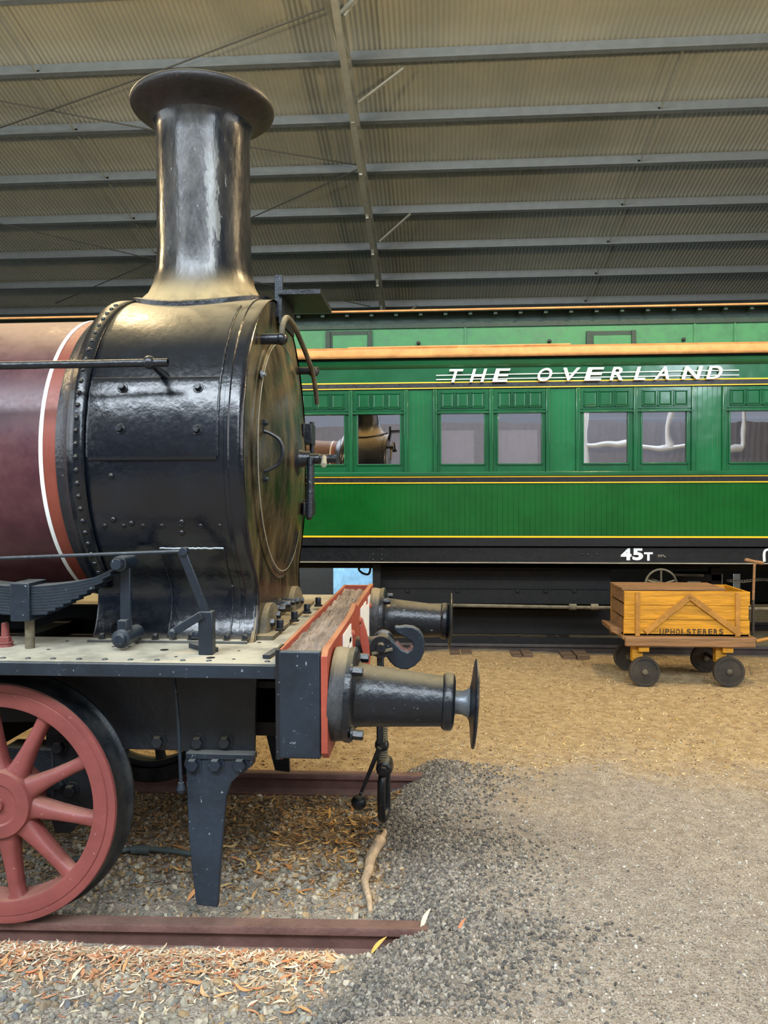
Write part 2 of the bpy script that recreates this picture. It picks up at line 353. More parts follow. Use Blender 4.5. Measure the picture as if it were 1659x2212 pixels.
# far wall, wall behind the viewer (seen mirrored in the carriage windows)
def corr_wall(name, y, z0, z1, mat, x0=-12, x1=12):
    mb = MB(); n = int((x1-x0)/.19*4); c = [x0+(x1-x0)*i/n for i in range(n+1)]
    mb.strip([[(x, y+.006*math.cos(2*math.pi*x/.19), z) for x in c] for z in (z0, z1)])
    return tag(mb.build(name, mat, smooth=60), kind='structure')
corr_wall('wall_back', 19.8, -.3, rz(19.8)+.02, 'wallm')
M['palewall'] = paint('pale_wall_sheet', '96959f', .6, .06, bump=0)
corr_wall('wall_front', -8.0, -.3, 4.0, 'palewall')
for s_, nm in ((-1, 'wall_left'), (1, 'wall_right')):
    mb = MB(); mb.strip([[(s_*11.9, -8, -.3), (s_*11.9, 0, -.3), (s_*11.9, 19.8, -.3)], [(s_*11.9, -8, rz(0)-2), (s_*11.9, 0, rz(0)), (s_*11.9, 19.8, rz(19.8))]])
    tag(mb.build(nm, 'wallm'), kind='structure')
CY = 8.40                                     # carriage side
def mir(px, py, Y=-7.4):                      # where a thing must stand to be mirrored at px,py in the panes
    D = 2*(CY+.03)-Y; p = W(px, py, D); return Vector((p.x, Y, p.z))
pp = thing('drain_pipe', 'white drain pipes on the facing wall, mirrored in the carriage windows', 'pipe', mir(1262, 1010))
MB().tube([mir(1262, 860), Vector((mir(1262, 860).x, -7.4, -.1))], .09, 12, 1).build('downpipe', 'pipew', pp)
MB().tube([mir(1262, 958), mir(1357, 957), mir(1410, 966), mir(1487, 965), mir(1600, 970)], .08, 12, 6).build('cross_pipe', 'pipew', pp)
MB().tube([mir(1446, 962), mir(1447, 930), mir(1456, 880), mir(1456, 840)], .075, 12, 6).build('riser', 'pipew', pp)
MB().tube([mir(1600, 970), mir(1605, 955), mir(1603, 890), mir(1603, 830)], .075, 12, 6).build('riser', 'pipew', pp)
# ------------------------------------------------------------------ tracks
def railmesh(x0, x1, y, zf, mat, sub=.02):
    pr = [(-.033, 0), (.033, 0), (.036, -.008), (.036, -.03), (.012, -.042), (.009, -.1), (.06, -.118), (.06, -.13), (-.06, -.13), (-.06, -.118), (-.009, -.1), (-.012, -.042), (-.036, -.03), (-.036, -.008)]
    mb = MB(); n = len(pr); xs_ = [x0+(x1-x0)*i/16 for i in range(17)]
    for x in xs_: mb.v += [(x, y+a, zf(x)+b) for a, b in pr]
    for i in range(16):
        mb.f += [(i*n+k, i*n+(k+1) % n, (i+1)*n+(k+1) % n, (i+1)*n+k) for k in range(n)]
    mb.f += [tuple(range(n)), tuple(16*n+k for k in range(n))]
    return centre(mb.build('rail', mat, smooth=50))
tag(railmesh(-4.5, -.03, 3.15, lambda x: railz(x)-.012, 'rail'), 'rusty brown rail in the foreground under the red wheel', 'rail')
tag(railmesh(-4.5, -.03, 4.83, lambda x: railz(x)*.3, 'rail'), 'rusty rail behind the hanging coupling, ending in the gravel', 'rail')
tag(railmesh(-9, 11, 9.12, lambda x: .0, 'railfar'), 'dark rail at the foot of the green carriage, nearer of its two', 'rail')
tag(railmesh(-9, 11, 10.8, lambda x: .0, 'railfar'), 'dark rail under the far side of the green carriage', 'rail')
for px, w, lab in ((997, .26, 'broken grey sleeper end beside the far buffer head'), (1133, .24, 'crumbled sleeper end between the buffers and the trolley'), (1252, .30, 'split sleeper end just left of the yellow trolley')):
    p = W(px, 1415, 8.55); mb = MB()
    for k in range(2):
        a = p.x - w/2 + k*w*.52; mb.bar((a+w*.24, 8.70+.03*k, -.105), (a+w*.24, 11.3, -.19), w*.46, .11+.02*k)
    tag(centre(mb.build('railway_sleeper', 'oldwood', bevel=.012)), lab, 'sleeper', 'sleepers under the carriage')
# ------------------------------------------------------------------ LOCOMOTIVE
YC = 3.98; BZ = CAMZ + .185
def cz(v): return CAMZ + v
L = thing('steam_locomotive', 'black and maroon steam locomotive front standing on rusty rails at the left', 'locomotive', (-1.8, YC, 0))
# boiler
MB().lathe((-4.6, YC, BZ), (1, 0, 0), [(0, .71), (2.9, .71)], 96).build('boiler', 'maroon', L)
bo = L.children[-1] if L.children else None
bo = [o for o in COL.objects if o.name == 'boiler'][0]
MB().lathe((-1.732, YC, BZ), (1, 0, 0), [(0, .70), (0, .7135), (.07, .7135), (.07, .70)], 96, cap=False).build('boiler_band', 'brown', bo)
MB().lathe((-1.748, YC, BZ), (1, 0, 0), [(0, .70), (0, .7155), (.018, .7155), (.018, .70)], 96, cap=False).build('white_line', 'white', bo)
# smokebox wrapper outline, (half width, z offset from the boiler centre)
def sb_outline(r=.80, foot=.60):
    pts = []
    for i in range(61):
        a = R(90 - i*2.2333)                 # 90 deg down to -44
        pts.append((r*math.cos(a), r*math.sin(a)))
    e = pts[-1]
    tail = [(.535, -.61), (.527, -.65), (.531, -.70), (.547, -.755), (.573, -.81), (.605, -.85), (.63, -.866)]
    k = r/.80; return pts + [((a if j < 3 else a)*1.0, b) for j, (a, b) in enumerate(tail)]
half = sb_outline()
full = [(-a, b) for a, b in reversed(half[1:])] + half
X0, X1 = -1.575, -.845
mb = MB(); mb.strip([[(x, YC+a*s, BZ+b) for a, b in full] for x, s in ((X0, .985), (X0+.012, 1), (X1, 1), (X1+.022, .985), (X1+.028, .965))])
sb = mb.build('smokebox', 'sb', L, smooth=50)
MB().prism([(X0+.02, YC+a*.98, BZ+b) for a, b in full], (.0, 0, 0)).build('rear_plate', 'blkmat', sb)
fr = MB().prism([(X1+.004, YC+a*.985, BZ+b*.99) for a, b in full], (.018, 0, 0)).build('front_plate', 'door', sb, smooth=40)
mb = MB(); mb.strip([[(x, YC+a*k2, BZ+b*k2) for a, b in half_] for x, k2, half_ in ((X0+.0, 1.006, full[6:-6]), (X0+.075, 1.006, full[6:-6]))]); mb.build('joint_strip', 'sb', sb, solid=.008)
MB().lathe((-1.665, YC, BZ), (1, 0, 0), [(0, .712), (0, .73), (.03, .745), (.07, .775), (.09, .80), (.1, .80)], 96, cap=False).build('rear_flange', 'blk', sb)
mb = MB(); mb.strip([[(x, YC+a*k2, BZ+b*k2) for a, b in full] for x, k2 in ((X1-.055, 1.0), (X1-.052, 1.006), (X1-.035, 1.007), (X1-.03, 1.0))]); mb.build('front_flange_ring', 'sb', sb, smooth=30)
def sbp(ang, x, off=0):                      # point on the near side of the barrel
    r = .80+off; return Vector((x, YC-r*math.cos(R(ang)), BZ+r*math.sin(R(ang))))
def sbn(ang): return Vector((0, -math.cos(R(ang)), math.sin(R(ang))))
def outl(i, x, s=-1): a, b = half[i]; return Vector((x, YC+s*a, BZ+b))
# access plate with four bolts
mb = MB(); rows = []
for a in [(-3+i*2) for i in range(14)]: rows.append([sbp(a, x, .006) for x in (-1.485, -1.2, -.925)])
mb.strip(rows); mb.build('access_plate', 'sb', sb, solid=.01, bevel=.003)
for px, py in ((267, 839), (430, 839), (262, 928), (427, 930)):
    p = W(px, py, 3.2); ang = math.degrees(math.asin(max(-1, min(1, (p.z-BZ)/.8)))); q = sbp(ang, W(px, py, YC-.8*math.cos(R(ang))).x, .01)
    MB().lathe(q, sbn(ang), [(0, .024), (.004, .022)], 16).hexa(q, sbn(ang), .015, .022).build('bolt', 'blk', sb)
# rivets: rear row, lower rows
for i in range(27):
    ang = 62 - i*4.0
    if ang < -46: break
    MB().dome(sbp(ang, X0+.04, .009), sbn(ang), .012, .009).build('rivet', 'sb', sb)
for i in range(7):
    p = Vector((X0+.13+i*.085, 0, 0))
    MB().dome(sbp(-24, p.x, 0), sbn(-24), .011, .005).build('rivet', 'sb', sb)
for px, py in ((240, 1030), (284, 1130), (393, 1127), (393, 1150), (245, 1122), (518, 1298), (200, 1240)):
    p = W(px, py, 3.3); d_ = (BZ-p.z)
    if d_ < .6:
        ang = -math.degrees(math.asin(max(-1, min(1, d_/.8)))); q = sbp(ang, W(px, py, YC-.8*math.cos(R(ang))).x)
        MB().dome(q, sbn(ang), .013, .008).build('rivet', 'sb', sb)
# weld seams
def seam(pts, r=.0045):
    q = []
    for a, b in zip(pts, pts[1:]):
        a, b = Vector(a), Vector(b); k = max(1, int((b-a).length/.012))
        for i in range(k): q.append(a.lerp(b, i/k) + Vector((random.uniform(-1, 1), 0, random.uniform(-1, 1)))*.0016)
    q.append(Vector(pts[-1])); return MB().tube(q, r, 6, 1)
seam([sbp(a, -1.485, .008) for a in range(22, -4, -2)]).build('weld_seam', 'blk', sb)
seam([sbp(a, -.922, .006) for a in range(60, -4, -2)]).build('weld_seam', 'blk', sb)
def lowp(x, z):                               # on the waist of the near side
    zz = z - BZ; pts = half
    for (a, b), (c, d) in zip(pts[25:], pts[26:]):
        if d <= zz <= b: t = (zz-b)/(d-b); return Vector((x, YC-(a+(c-a)*t)-.001, z))
    return Vector((x, YC-.6, z))
z_t, z_b = cz(-.24), cz(-.65)
pa = [lowp(-1.22, z_t - (z_t-z_b)*i/14) for i in range(15)]; pb = [lowp(-.935, z_t - (z_t-z_b)*i/14) for i in range(15)]
seam(pa[::-1]).build('weld_seam', 'blk', sb); seam(pb).build('weld_seam', 'blk', sb); seam([pa[0], pb[0]]).build('weld_seam', 'steel', sb)  # top seam in pale steel, its silvery highlight put into the colour
# foot flange and its bolts
RBZ = cz(-.667)
MB().box(X0-.0, X1+.0, YC-.64, YC-.56, RBZ, RBZ+.012).build('foot_flange', 'board', sb, bevel=.002)
for i in range(9):
    x = X0+.06+i*.082; MB().hexa((x, YC-.615, RBZ+.012), (0, 0, 1), .013, .026).build('foot_bolt', 'blk', sb)
MB().box(X1-.02, X1+.1, YC-.55, YC+.62, RBZ, RBZ+.02).build('front_foot', 'dusty', sb)
# cylinder cover lugs at the foot of the front plate
for i in range(7):
    y = YC-.42+i*.13; z = RBZ+.06+.03*math.sin(i*.55)
    MB().hexa((X1+.02, y, z), (1, 0, 0), .02, .06).build('stud', 'blk', sb)
for i in range(4):
    MB().hexa((X1+.1+.02*i, YC-.40+i*.26, RBZ+.02), (0, 0, 1), .018, .05).build('stud', 'blk', sb)
MB().lathe((X1+.0, YC-.33, RBZ-.03), (1, 0, 0), [(0, .17), (.05, .17), (.06, .15), (.07, .02)], 40).build('cylinder_cover', 'dusty', sb)
MB().lathe((X1+.0, YC+.33, RBZ-.03), (1, 0, 0), [(0, .17), (.05, .17), (.06, .15), (.07, .02)], 40).build('cylinder_cover', 'dusty', sb)
# door
DX = X1+.022; DR = .60
prof = [(0, DR+.025), (.008, DR+.025), (.014, DR+.012), (.014, DR), (.02, DR-.004)] + [(.02+.075*(1-(r/DR)**2), r) for r in [DR*k/10 for k in range(9, 0, -1)]] + [(.095, .002)]
dr = MB().lathe((DX, YC, BZ), (1, 0, 0), prof, 96, cap=False).build('smokebox_door', 'door', L, smooth=25)
MB().tube([(DX+.02, YC+(DR-.012)*math.cos(R(a)), BZ+(DR-.012)*math.sin(R(a))) for a in range(0, 360, 5)], .004, 6, 1, True).build('rim_bead', 'edge', dr)
HX = DX+.09
MB().lathe((HX-.02, YC, BZ-.005), (1, 0, 0), [(0, .095), (.02, .095), (.03, .08), (.035, .05), (.06, .042), (.09, .04)], 32).build('centre_boss', 'blk', dr)
ha = MB().lathe((HX+.02, YC, BZ-.005), (1, 0, 0), [(0, .028), (.1, .028), (.105, .024), (.15, .022)], 20).lathe((HX+.165, YC, BZ-.005), (1, 0, 0), [(0, .025), (.045, .025)], 6).build('dart_spindle', 'blk', dr)
MB().lathe((HX+.075, YC-.03, BZ+.0), (0, -.15, -1), [(0, .02), (.05, .017), (.3, .02), (.315, .018), (.325, .008)], 16).build('locking_handle', 'blk', dr)
MB().lathe((HX+.145, YC-.02, BZ-.0), (.1, -.75, -.3), [(0, .014), (.02, .013), (.11, .016), (.115, .012)], 16).build('tightening_handle', 'edge', dr)
for z, h in ((BZ+.165, .12), (BZ-.27, .09)):
    hg = MB().bar((DX+.02, YC+.60, z), (DX+.09, YC+.2, z-.0), .07, .014, (1, 0, 0)).box(DX, DX+.085, YC+.50, YC+.64, z-h/2, z+h/2).build('hinge', 'blk', dr, bevel=.004)
MB().cyl((DX+.075, YC+.57, BZ-.30), (DX+.075, YC+.57, BZ+.24), .014).build('hinge_pin', 'blk', dr)
p1, p2 = Vector((DX+.03, YC-.52, BZ+.10)), Vector((DX+.03, YC-.52, BZ-.085))
MB().tube([p1, p1+Vector((.03, 0, -.01)), p1+Vector((.075, 0, -.04)), p1+Vector((.09, 0, -.09)), p2+Vector((.075, 0, .04)), p2+Vector((.03, 0, .01)), p2], .009, 10, 5).build('grab_handle', 'blk', dr)
for p, s_ in ((p1, 1), (p2, -1)):
    MB().bar(p+Vector((.0, 0, -.01*s_)), p+Vector((.0, 0, .05*s_)), .03, .014, (1, 0, 0)).hexa(p+Vector((.005, -.0, .035*s_)), (1, -.2, 0), .012, .02).build('handle_foot', 'blk', dr)
MB().lathe((DX+.02, YC-.5, BZ+.36), (1, -.1, 0), [(0, .02), (.006, .02), (.008, .01), (.02, .008)], 12).build('stud', 'steel', dr)
# curved handrail over the door
RX = X1+.115
hr = MB().tube([(RX, YC-.385, BZ+.53), (RX, YC-.38, BZ+.60), (RX, YC-.28, BZ+.665), (RX, YC-.12, BZ+.672), (RX, YC+.05, BZ+.645), (RX, YC+.30, BZ+.585), (RX, YC+.50, BZ+.52), (RX, YC+.60, BZ+.44), (RX, YC+.66, BZ+.36)], .014, 12, 6).build('door_handrail', 'dusty', L)
MB().cyl((X1, YC-.40, BZ+.54), (RX+.01, YC-.40, BZ+.54), .026).ball((RX, YC-.4, BZ+.54), .03).build('handrail_post', 'blk', hr)
MB().cyl((X1, YC+.54, BZ+.54), (RX+.03, YC+.54, BZ+.54), .022).ball((RX, YC+.53, BZ+.53), .03).build('handrail_post', 'blkmat', hr)
# lamp bracket
lb = MB().box(-.80, -.585, 3.84, 4.25, cz(.998), cz(1.024)).build('lamp_bracket', 'blk', L, bevel=.002)
MB().box(-.80, -.785, 3.86, 4.2, cz(.86), cz(1.0)).build('bracket_web', 'blkmat', lb)
MB().box(-.83, -.79, 3.9, 3.925, cz(.9), cz(1.115)).build('lamp_iron', 'bluegrey', lb, bevel=.003)
# chimney
cxm = W(441, 450, YC).x
def chimney():
    prof = [(.95, .355), (.985, .355), (.99, .345), (1.0, .325), (1.035, .285), (1.08, .262), (1.14, .248), (1.24, .241), (1.5, .239), (1.8, .237), (1.86, .240), (1.885, .245), (1.905, .254)]
    seg = 96; rows = []
    for v, r in prof:
        row = []
        for k in range(seg+1):
            a = 2*math.pi*k/seg; x = cxm + r*math.cos(a); dy = r*math.sin(a)
            base = .185 + math.sqrt(.64-min(.6, dy*dy)); t = ss(1.16, .985, v)
            z = v + (base-.985)*t + (.0 if v > .96 else .04)
            row.append((x, YC+dy, cz(z)))
        rows.append(row)
    return MB().strip(rows)
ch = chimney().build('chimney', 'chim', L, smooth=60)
MB().lathe((cxm, YC, cz(1.92)), (0, 0, 1), [(-.02, .25), (-.004, .262), (.015, .285), (.035, .318), (.052, .345), (.064, .36), (.074, .366), (.088, .366), (.097, .36), (.1, .35), (.09, .32), (.04, .24), (.0, .19), (-.3, .18)], 96, cap=False).build('chimney_cap', 'rim', ch, smooth=60)
mb = MB(); rows = []
for r, dz_ in ((.35, .0), (.366, .0), (.366, .022), (.35, .024)):
    row = []
    for k in range(97):
        a = 2*math.pi*k/96; dy = r*math.sin(a); row.append((cxm+r*math.cos(a), YC+dy, BZ+math.sqrt(.64-dy*dy)+dz_))
    rows.append(row)
mb.strip(rows); mb.build('base_flange', 'blk', ch)
# long handrail
HY = 3.08
a, b = W(-260, 795, HY), W(363, 783, HY); q = MB().lathe(a, b-a, [(0, .0165), ((b-a).length, .0165), ((b-a).length, .012), ((b-a).length-.03, .011)], 20)
hd = q.build('side_handrail', 'blk', L)
p = W(323, 783, HY); MB().ball(p, .028).build('rail_knob', 'blk', hd)
MB().cyl(p, sbp(24, p.x-.0), .012, .02).build('knob_stem', 'blk', hd)
# ------------- footplate
rb = MB().box(-4.6, -.60, 2.95, 3.46, RBZ-.012, RBZ).box(-4.6, -.60, 4.50, 5.01, RBZ-.012, RBZ).box(-1.5, -.60, 3.46, 4.50, RBZ-.012, RBZ).build('running_board', 'board', L)
MB().box(-4.6, -.625, 2.94, 2.955, RBZ-.057, RBZ-.004).box(-4.6, -.625, 2.955, 3.0, RBZ-.057, RBZ-.048).build('edge_angle', 'bluegrey', rb, bevel=.003)
MB().box(-4.6, -.625, 5.005, 5.02, RBZ-.057, RBZ-.004).build('edge_angle', 'bluegrey', rb)
for px in (8, 62, 116, 172, 228, 283, 340, 396, 452, 578):
    p = W(px, 1425, 3.0); MB().dome((p.x, 2.995, RBZ), (0, 0, 1), .012, .006).build('rivet', 'bluegrey', rb)
for px, py, r in ((355, 1404, .018), (455, 1421, .018), (105, 1403, .008), (145, 1385, .008), (245, 1397, .008), (262, 1391, .008), (312, 1385, .01), (296, 1390, .008), (200, 1385, .01), (380, 1419, .007), (516, 1406, .006), (505, 1424, .007), (280, 1397, .007), (560, 1388, .01)):
    d = W(px, py, 1.) - C0; p = C0 + d*((RBZ-CAMZ)/d.z); MB().lathe((p.x, p.y, RBZ), (0, 0, 1), [(0, r), (.0012, r)], 14).build('bolt_hole', 'under', rb)
def onboard(px, py): d = W(px, py, 1.) - C0; return C0 + d*((RBZ-CAMZ)/d.z)
p = onboard(520, 1395); MB().bar(onboard(600, 1408)+Vector((0, 0, .01)), onboard(575, 1424)+Vector((0, 0, .01)), .03, .014).build('clip', 'bluegrey', rb)
p = onboard(12, 1396); MB().lathe(p, (0, 0, 1), [(0, .032), (.012, .03), (.02, .018), (.1, .016), (.105, .012)], 16).hexa(p+Vector((.0, 0, .015)), (0, 0, 1), .025, .03).build('oil_pot', 'red', rb)
# ------------- frame plates
def framepoly(Y, pts): return [W(px, py, Y) for px, py in pts]
FY = 3.33
for YY in (FY, 2*YC-FY):
    pts = [Vector((p.x, YY, p.z)) for p in framepoly(FY, [(-700, 1470), (560, 1470), (553, 1500), (551, 1560), (549, 1650), (400, 1650), (400, 1622), (250, 1618), (192, 1760), (150, 1800), (118, 1800), (95, 1700), (100, 1470 + 90), (-20, 1560), (-700, 1560)])]
    pts[0].z = pts[1].z = RBZ-.012
    fp = MB().prism(pts, (0, .028, 0)).build('frame_plate', 'blkmat', L, bevel=.003)
    if YY == FY:
        for px, py in ((428, 1602), (487, 1601), (343, 1600), (132, 1573), (130, 1612), (193, 1605), (130, 1690), (155, 1706), (133, 1765), (160, 1750)):
            MB().hexa(W(px, py, FY), (0, -1, 0), .027, .034).build('bolt', 'blkmat', fp)
MB().box(-3.9, -.62, YC-.62, YC+.62, RBZ-.20, RBZ-.17).box(-.9, -.62, YC-.6, YC+.6, RBZ-.42, RBZ-.36).box(-2.3, -2.2, YC-.62, YC+.62, RBZ-.6, RBZ-.1).build('frame_stretcher', 'under', L)
MB().box(-1.5, -.88, YC-.6, YC+.6, RBZ-.34, RBZ-.02).build('cylinder_block', 'under', L)
# guard irons
def guard(YY, sgn):
    T = lambda px, py, Y: Vector((W(px, py, Y).x, YC + (Y-YC)*sgn, W(px, py, Y).z))
    lft = [(400, 1640, 3.285), (402, 1672, 3.28), (404, 1720, 3.26), (407, 1800, 3.23), (413, 1870, 3.2), (424, 1955, 3.17)]
    rgt = [(547, 1640, 3.285), (545, 1655, 3.28), (520, 1672, 3.275), (500, 1690, 3.27), (489, 1720, 3.26), (481, 1800, 3.23), (475, 1880, 3.2), (470, 1961, 3.17)]
    lp = [T(*q) for q in lft]; lp2 = []
    for q in [T(*q) for q in rgt]:
        zz = q.z
        for a_, b_ in zip(lp, lp[1:]):
            if b_.z <= zz <= a_.z: lp2.append(a_.lerp(b_, (zz-a_.z)/(b_.z-a_.z))); break
        else: lp2.append(lp[0] if zz > lp[0].z else lp[-1])
    rp_ = [T(*q) for q in rgt]; g = MB(); th = Vector((0, .03*sgn, 0)); n = len(rp_)
    vs = lp2 + rp_ + [v+th for v in lp2] + [v+th for v in rp_]
    fs = []
    for i in range(n-1): fs += [(i, i+1, n+i+1, n+i), (2*n+i, 3*n+i, 3*n+i+1, 2*n+i+1), (i, 2*n+i, 2*n+i+1, i+1), (n+i, n+i+1, 3*n+i+1, 3*n+i)]
    fs += [(0, n, 3*n, 2*n), (n-1, 3*n-1, 4*n-1, 2*n-1)]
    o = g.add(vs, fs).build('guard_iron', 'bluegrey', L, bevel=.004)
    a_, b_ = T(400, 1628, 3.27), T(549, 1644, 3.27)
    MB().box(a_.x, b_.x, min(T(400, 1628, 3.275).y, T(400, 1628, 3.33).y), max(T(400, 1628, 3.275).y, T(400, 1628, 3.33).y), b_.z, a_.z).build('mounting_lip', 'bluegrey', o, bevel=.003)
    for px in (418, 467, 520): MB().hexa(T(px, 1650, 3.285), (0, -sgn, 0), .029, .034).build('bolt', 'bluegrey', o)
guard(3.27, 1); guard(3.27, -1)
# drop rod and pipe under the frame
MB().tube([W(376, 1465, 3.25), W(385, 1560, 3.22), W(391, 1690, 3.2), W(392, 1712, 3.2)], .008, 8, 4).lathe(W(391, 1690, 3.2), (0, 0, -1), [(0, .012), (.03, .02), (.045, .014)], 12).build('drain_rod', 'bluegrey', L)
# ------------- wheels
def wheel(x, z, R_, yo, s_, name='wheel', nsp=10, ph=62, wm='red'):
    # outer face at yo, inward direction +s_
    rim = MB().lathe((x, yo, z), (0, s_, 0), [(.025, R_*.805), (.0, R_*.81), (-.004, R_*.83), (-.004, R_*.925), (.0, R_*.93), (-.002, R_*.94), (0, R_*.992), (.01, R_), (.02, R_), (.02, R_*.9), (.11, R_*.87), (.11, R_*.80), (.025, R_*.805)], 96, cap=False).build(name, wm, L, smooth=30)
    MB().lathe((x, yo, z), (0, s_, 0), [(.012, R_*.99), (.012, R_*1.003), (.1, R_*1.01), (.112, R_*1.03), (.12, R_*1.052), (.13, R_*1.055), (.14, R_*1.04), (.145, R_*.98), (.145, R_*.87)], 96, cap=False).build('tyre', 'tyre', rim, smooth=40)
    MB().lathe((x, yo, z), (0, s_, 0), [(.16, .13), (.12, .15), (.05, .155), (.0, .145), (-.012, .14), (-.014, .09), (-.006, .082), (-.004, .03), (-.02, .028), (-.022, .004)], 48, cap=False).build('hub', wm, rim, smooth=30)
    for k in range(nsp):
        a = R(ph - k*360/nsp); u = Vector((math.cos(a), 0, math.sin(a))); t = Vector((-math.sin(a), 0, math.cos(a))); rows = []
        for rr, w, d in ((.11, .062, .05), (.17, .040, .046), (.25, .031, .043), (.35, .027, .038), (R_*.79, .03, .035), (R_*.83, .055, .04)):
            c_ = Vector((x, yo+s_*.05, z)) + u*rr
            rows.append([c_ + t*w*(1 if abs(math.cos(q)) > .0 else 0)*math.copysign(abs(math.cos(q))**.7, math.cos(q)) + Vector((0, 1, 0))*d*math.copysign(abs(math.sin(q))**.7, math.sin(q)) for q in [2*math.pi*j/16 for j in range(17)]])
        MB().strip(rows).build('spoke', wm, rim, smooth=60)
    return rim
WX = W(-5, 1738, 3.08).x; WZ = W(-5, 1738, 3.08).z; WR = WZ - railz(WX) - .0
wheel(WX, WZ, WR, 3.08, 1); wheel(WX, WZ, WR, 2*YC-3.08, -1, wm='blkmat')
wheel(-3.35, WR*1.32+railz(-3.3), WR*1.32, 3.08, 1, nsp=14); wheel(-3.35, WR*1.32+railz(-3.3), WR*1.32, 2*YC-3.08, -1, nsp=14, wm='blkmat')
MB().cyl((WX, 3.1, WZ), (WX, 2*YC-3.1, WZ), .07).cyl((-3.35, 3.1, WR*1.32-.03), (-3.35, 2*YC-3.1, WR*1.32-.03), .08).build('axle', 'blkmat', L)
MB().box(WX-.12, WX+.12, FY-.01, FY+.12, WZ-.14, WZ+.16).build('axle_box', 'blkmat', L, bevel=.01)
# ------------- leaf spring
SY0, SY1 = 3.14, 3.26
bx = W(50, 1300, 3.15)
def leafspring():
    root = None; nl = 10; zt = W(50, 1265, 3.15).z; xe = W(258, 1235, 3.15).x - bx.x
    for i in range(nl):
        ln = xe*(1.0 - i*.082) if i else xe
        mb = MB(); th = .0125; pts = []
        for k in range(-14, 15):
            u = k/14*ln; arc = .19*(u/xe)**2*.36 + (.022*max(0, abs(u/xe)-.75)*4 if True else 0)
            pts.append((bx.x+u, zt - th*(i+1) + arc))
        rows = [[(x, SY0, z), (x, SY1, z), (x, SY1, z+th*.86), (x, SY0, z+th*.86), (x, SY0, z)] for x, z in pts]
        mb.strip(rows); n = len(mb.v); mb.f += [(0, 1, 2, 3), (n-5, n-4, n-3, n-2)]
        if root is None: root = mb.build('leaf_spring', 'bluegrey', L, smooth=0, bevel=.001, seg=1)
        else: mb.build('spring_leaf', 'bluegrey', root, smooth=0, bevel=.001, seg=1)
    return root, zt, xe
sp_, zt, xe = leafspring()
MB().box(bx.x-.045, bx.x+.04, SY0-.015, SY1+.015, zt-.15, zt+.014).build('buckle', 'bluegrey', sp_, bevel=.005)
MB().cyl((bx.x, 3.2, RBZ), (bx.x, 3.2, zt-.14), .02).build('spring_post', 'dusty', sp_)
for s_ in (1, -1):
    ex = bx.x + s_*xe*1.0; ez = zt + .095
    MB().lathe((ex, SY0-.03, ez), (0, 1, 0), [(0, .022), (.01, .027), (.03, .027), (.035, .033), (.12, .033), (.13, .036), (.15, .036), (.16, .02)], 20).build('spring_eye', 'bluegrey', sp_)
    MB().box(ex-.022, ex+.025, 3.2, 3.222, RBZ+.05, ez).box(ex-.02, ex+.022, 3.165, 3.2, RBZ+.03, RBZ+.13).build('hanger', 'bluegrey', sp_, bevel=.004)
    MB().lathe((ex+.0, 3.13, RBZ+.052), (0, 1, 0), [(0, .02), (.006, .027), (.02, .027), (.025, .04), (.07, .04), (.075, .034), (.2, .034)], 20).build('hanger_pin', 'bluegrey', sp_)
# ------------- cock lever gear
LY = 3.1
a, b = W(-240, 1215, LY), W(393, 1191, LY)
lv = MB().tube([a, b], .0075, 10, 1).build('control_rod', 'bluegrey', L)
MB().bar(W(394, 1192, LY), W(446, 1325, LY+.02), .02, .036, (1, 0, .3)).lathe(W(394, 1192, LY-.02), (0, 1, 0), [(0, .018), (.045, .018)], 16).build('lever', 'bluegrey', lv, bevel=.003)
p = W(446, 1325, LY+.02); f0 = onboard(450, 1390)
MB().box(p.x-.03, p.x+.03, p.y-.02, p.y+.03, RBZ, p.z+.01).bar((p.x+.02, p.y+.03, RBZ+.01), onboard(418, 1398)+Vector((0, 0, .01)), .05, .022).build('lever_stand', 'bluegrey', lv, bevel=.004)
MB().bar(W(436, 1328, LY), W(370, 1369, LY-.02), .02, .034, (0, 0, 1)).lathe(W(370, 1369, LY-.04), (0, 1, 0), [(0, .012), (.01, .018), (.04, .018)], 16).build('lower_arm', 'bluegrey', lv, bevel=.003)
for px, py in ((423, 1388), (435, 1382)): MB().hexa(onboard(px, py)+Vector((0, 0, .02)), (0, 0, 1), .016, .03).build('bolt', 'bluegrey', lv)
# ------------- buffer beam
BX0, BX1 = -.615, -.424; BT, BB = cz(-.603), cz(-1.035); BY0, BY1 = 2.93, 5.03
bmb = MB(); ny = 150
rows = []
for i in range(ny+1):
    y = BY0+.02+(BY1-BY0-.04)*i/ny; row = []
    for k in range(25):
        x = BX0+.012+(BX1-.02-BX0-.012)*k/24
        row.append((x, y, BT-.026 + .014*noise.noise(Vector((x*40, y*5, 1))) + .016*noise.noise(Vector((x*95, y*9, 5)))))
    rows.append([(BX0+.012, y, BB+.01)] + row + [(BX1-.02, y, BB+.01)])
bmb.strip(rows); be = bmb.build('buffer_beam', 'timber', L, smooth=60)
MB().box(BX0-.004, BX0+.012, BY0+.003, BY1, BB, BT).build('back_plate', 'beamred', be, bevel=.002)
MB().box(BX0, BX1-.028, BY0-.008, BY0+.022, BB+.006, BT-.006).build('end_plate', 'bluegrey', be, bevel=.008, seg=3)
MB().box(BX0-.014, BX0+.006, BY0-.005, BY0+.1, BB+.0, BT-.0).build('corner_strap', 'blk', be, bevel=.003)
MB().box(BX0, BX1-.004, BY1-.03, BY1, BB, BT).build('end_plate', 'beamred', be, bevel=.002)
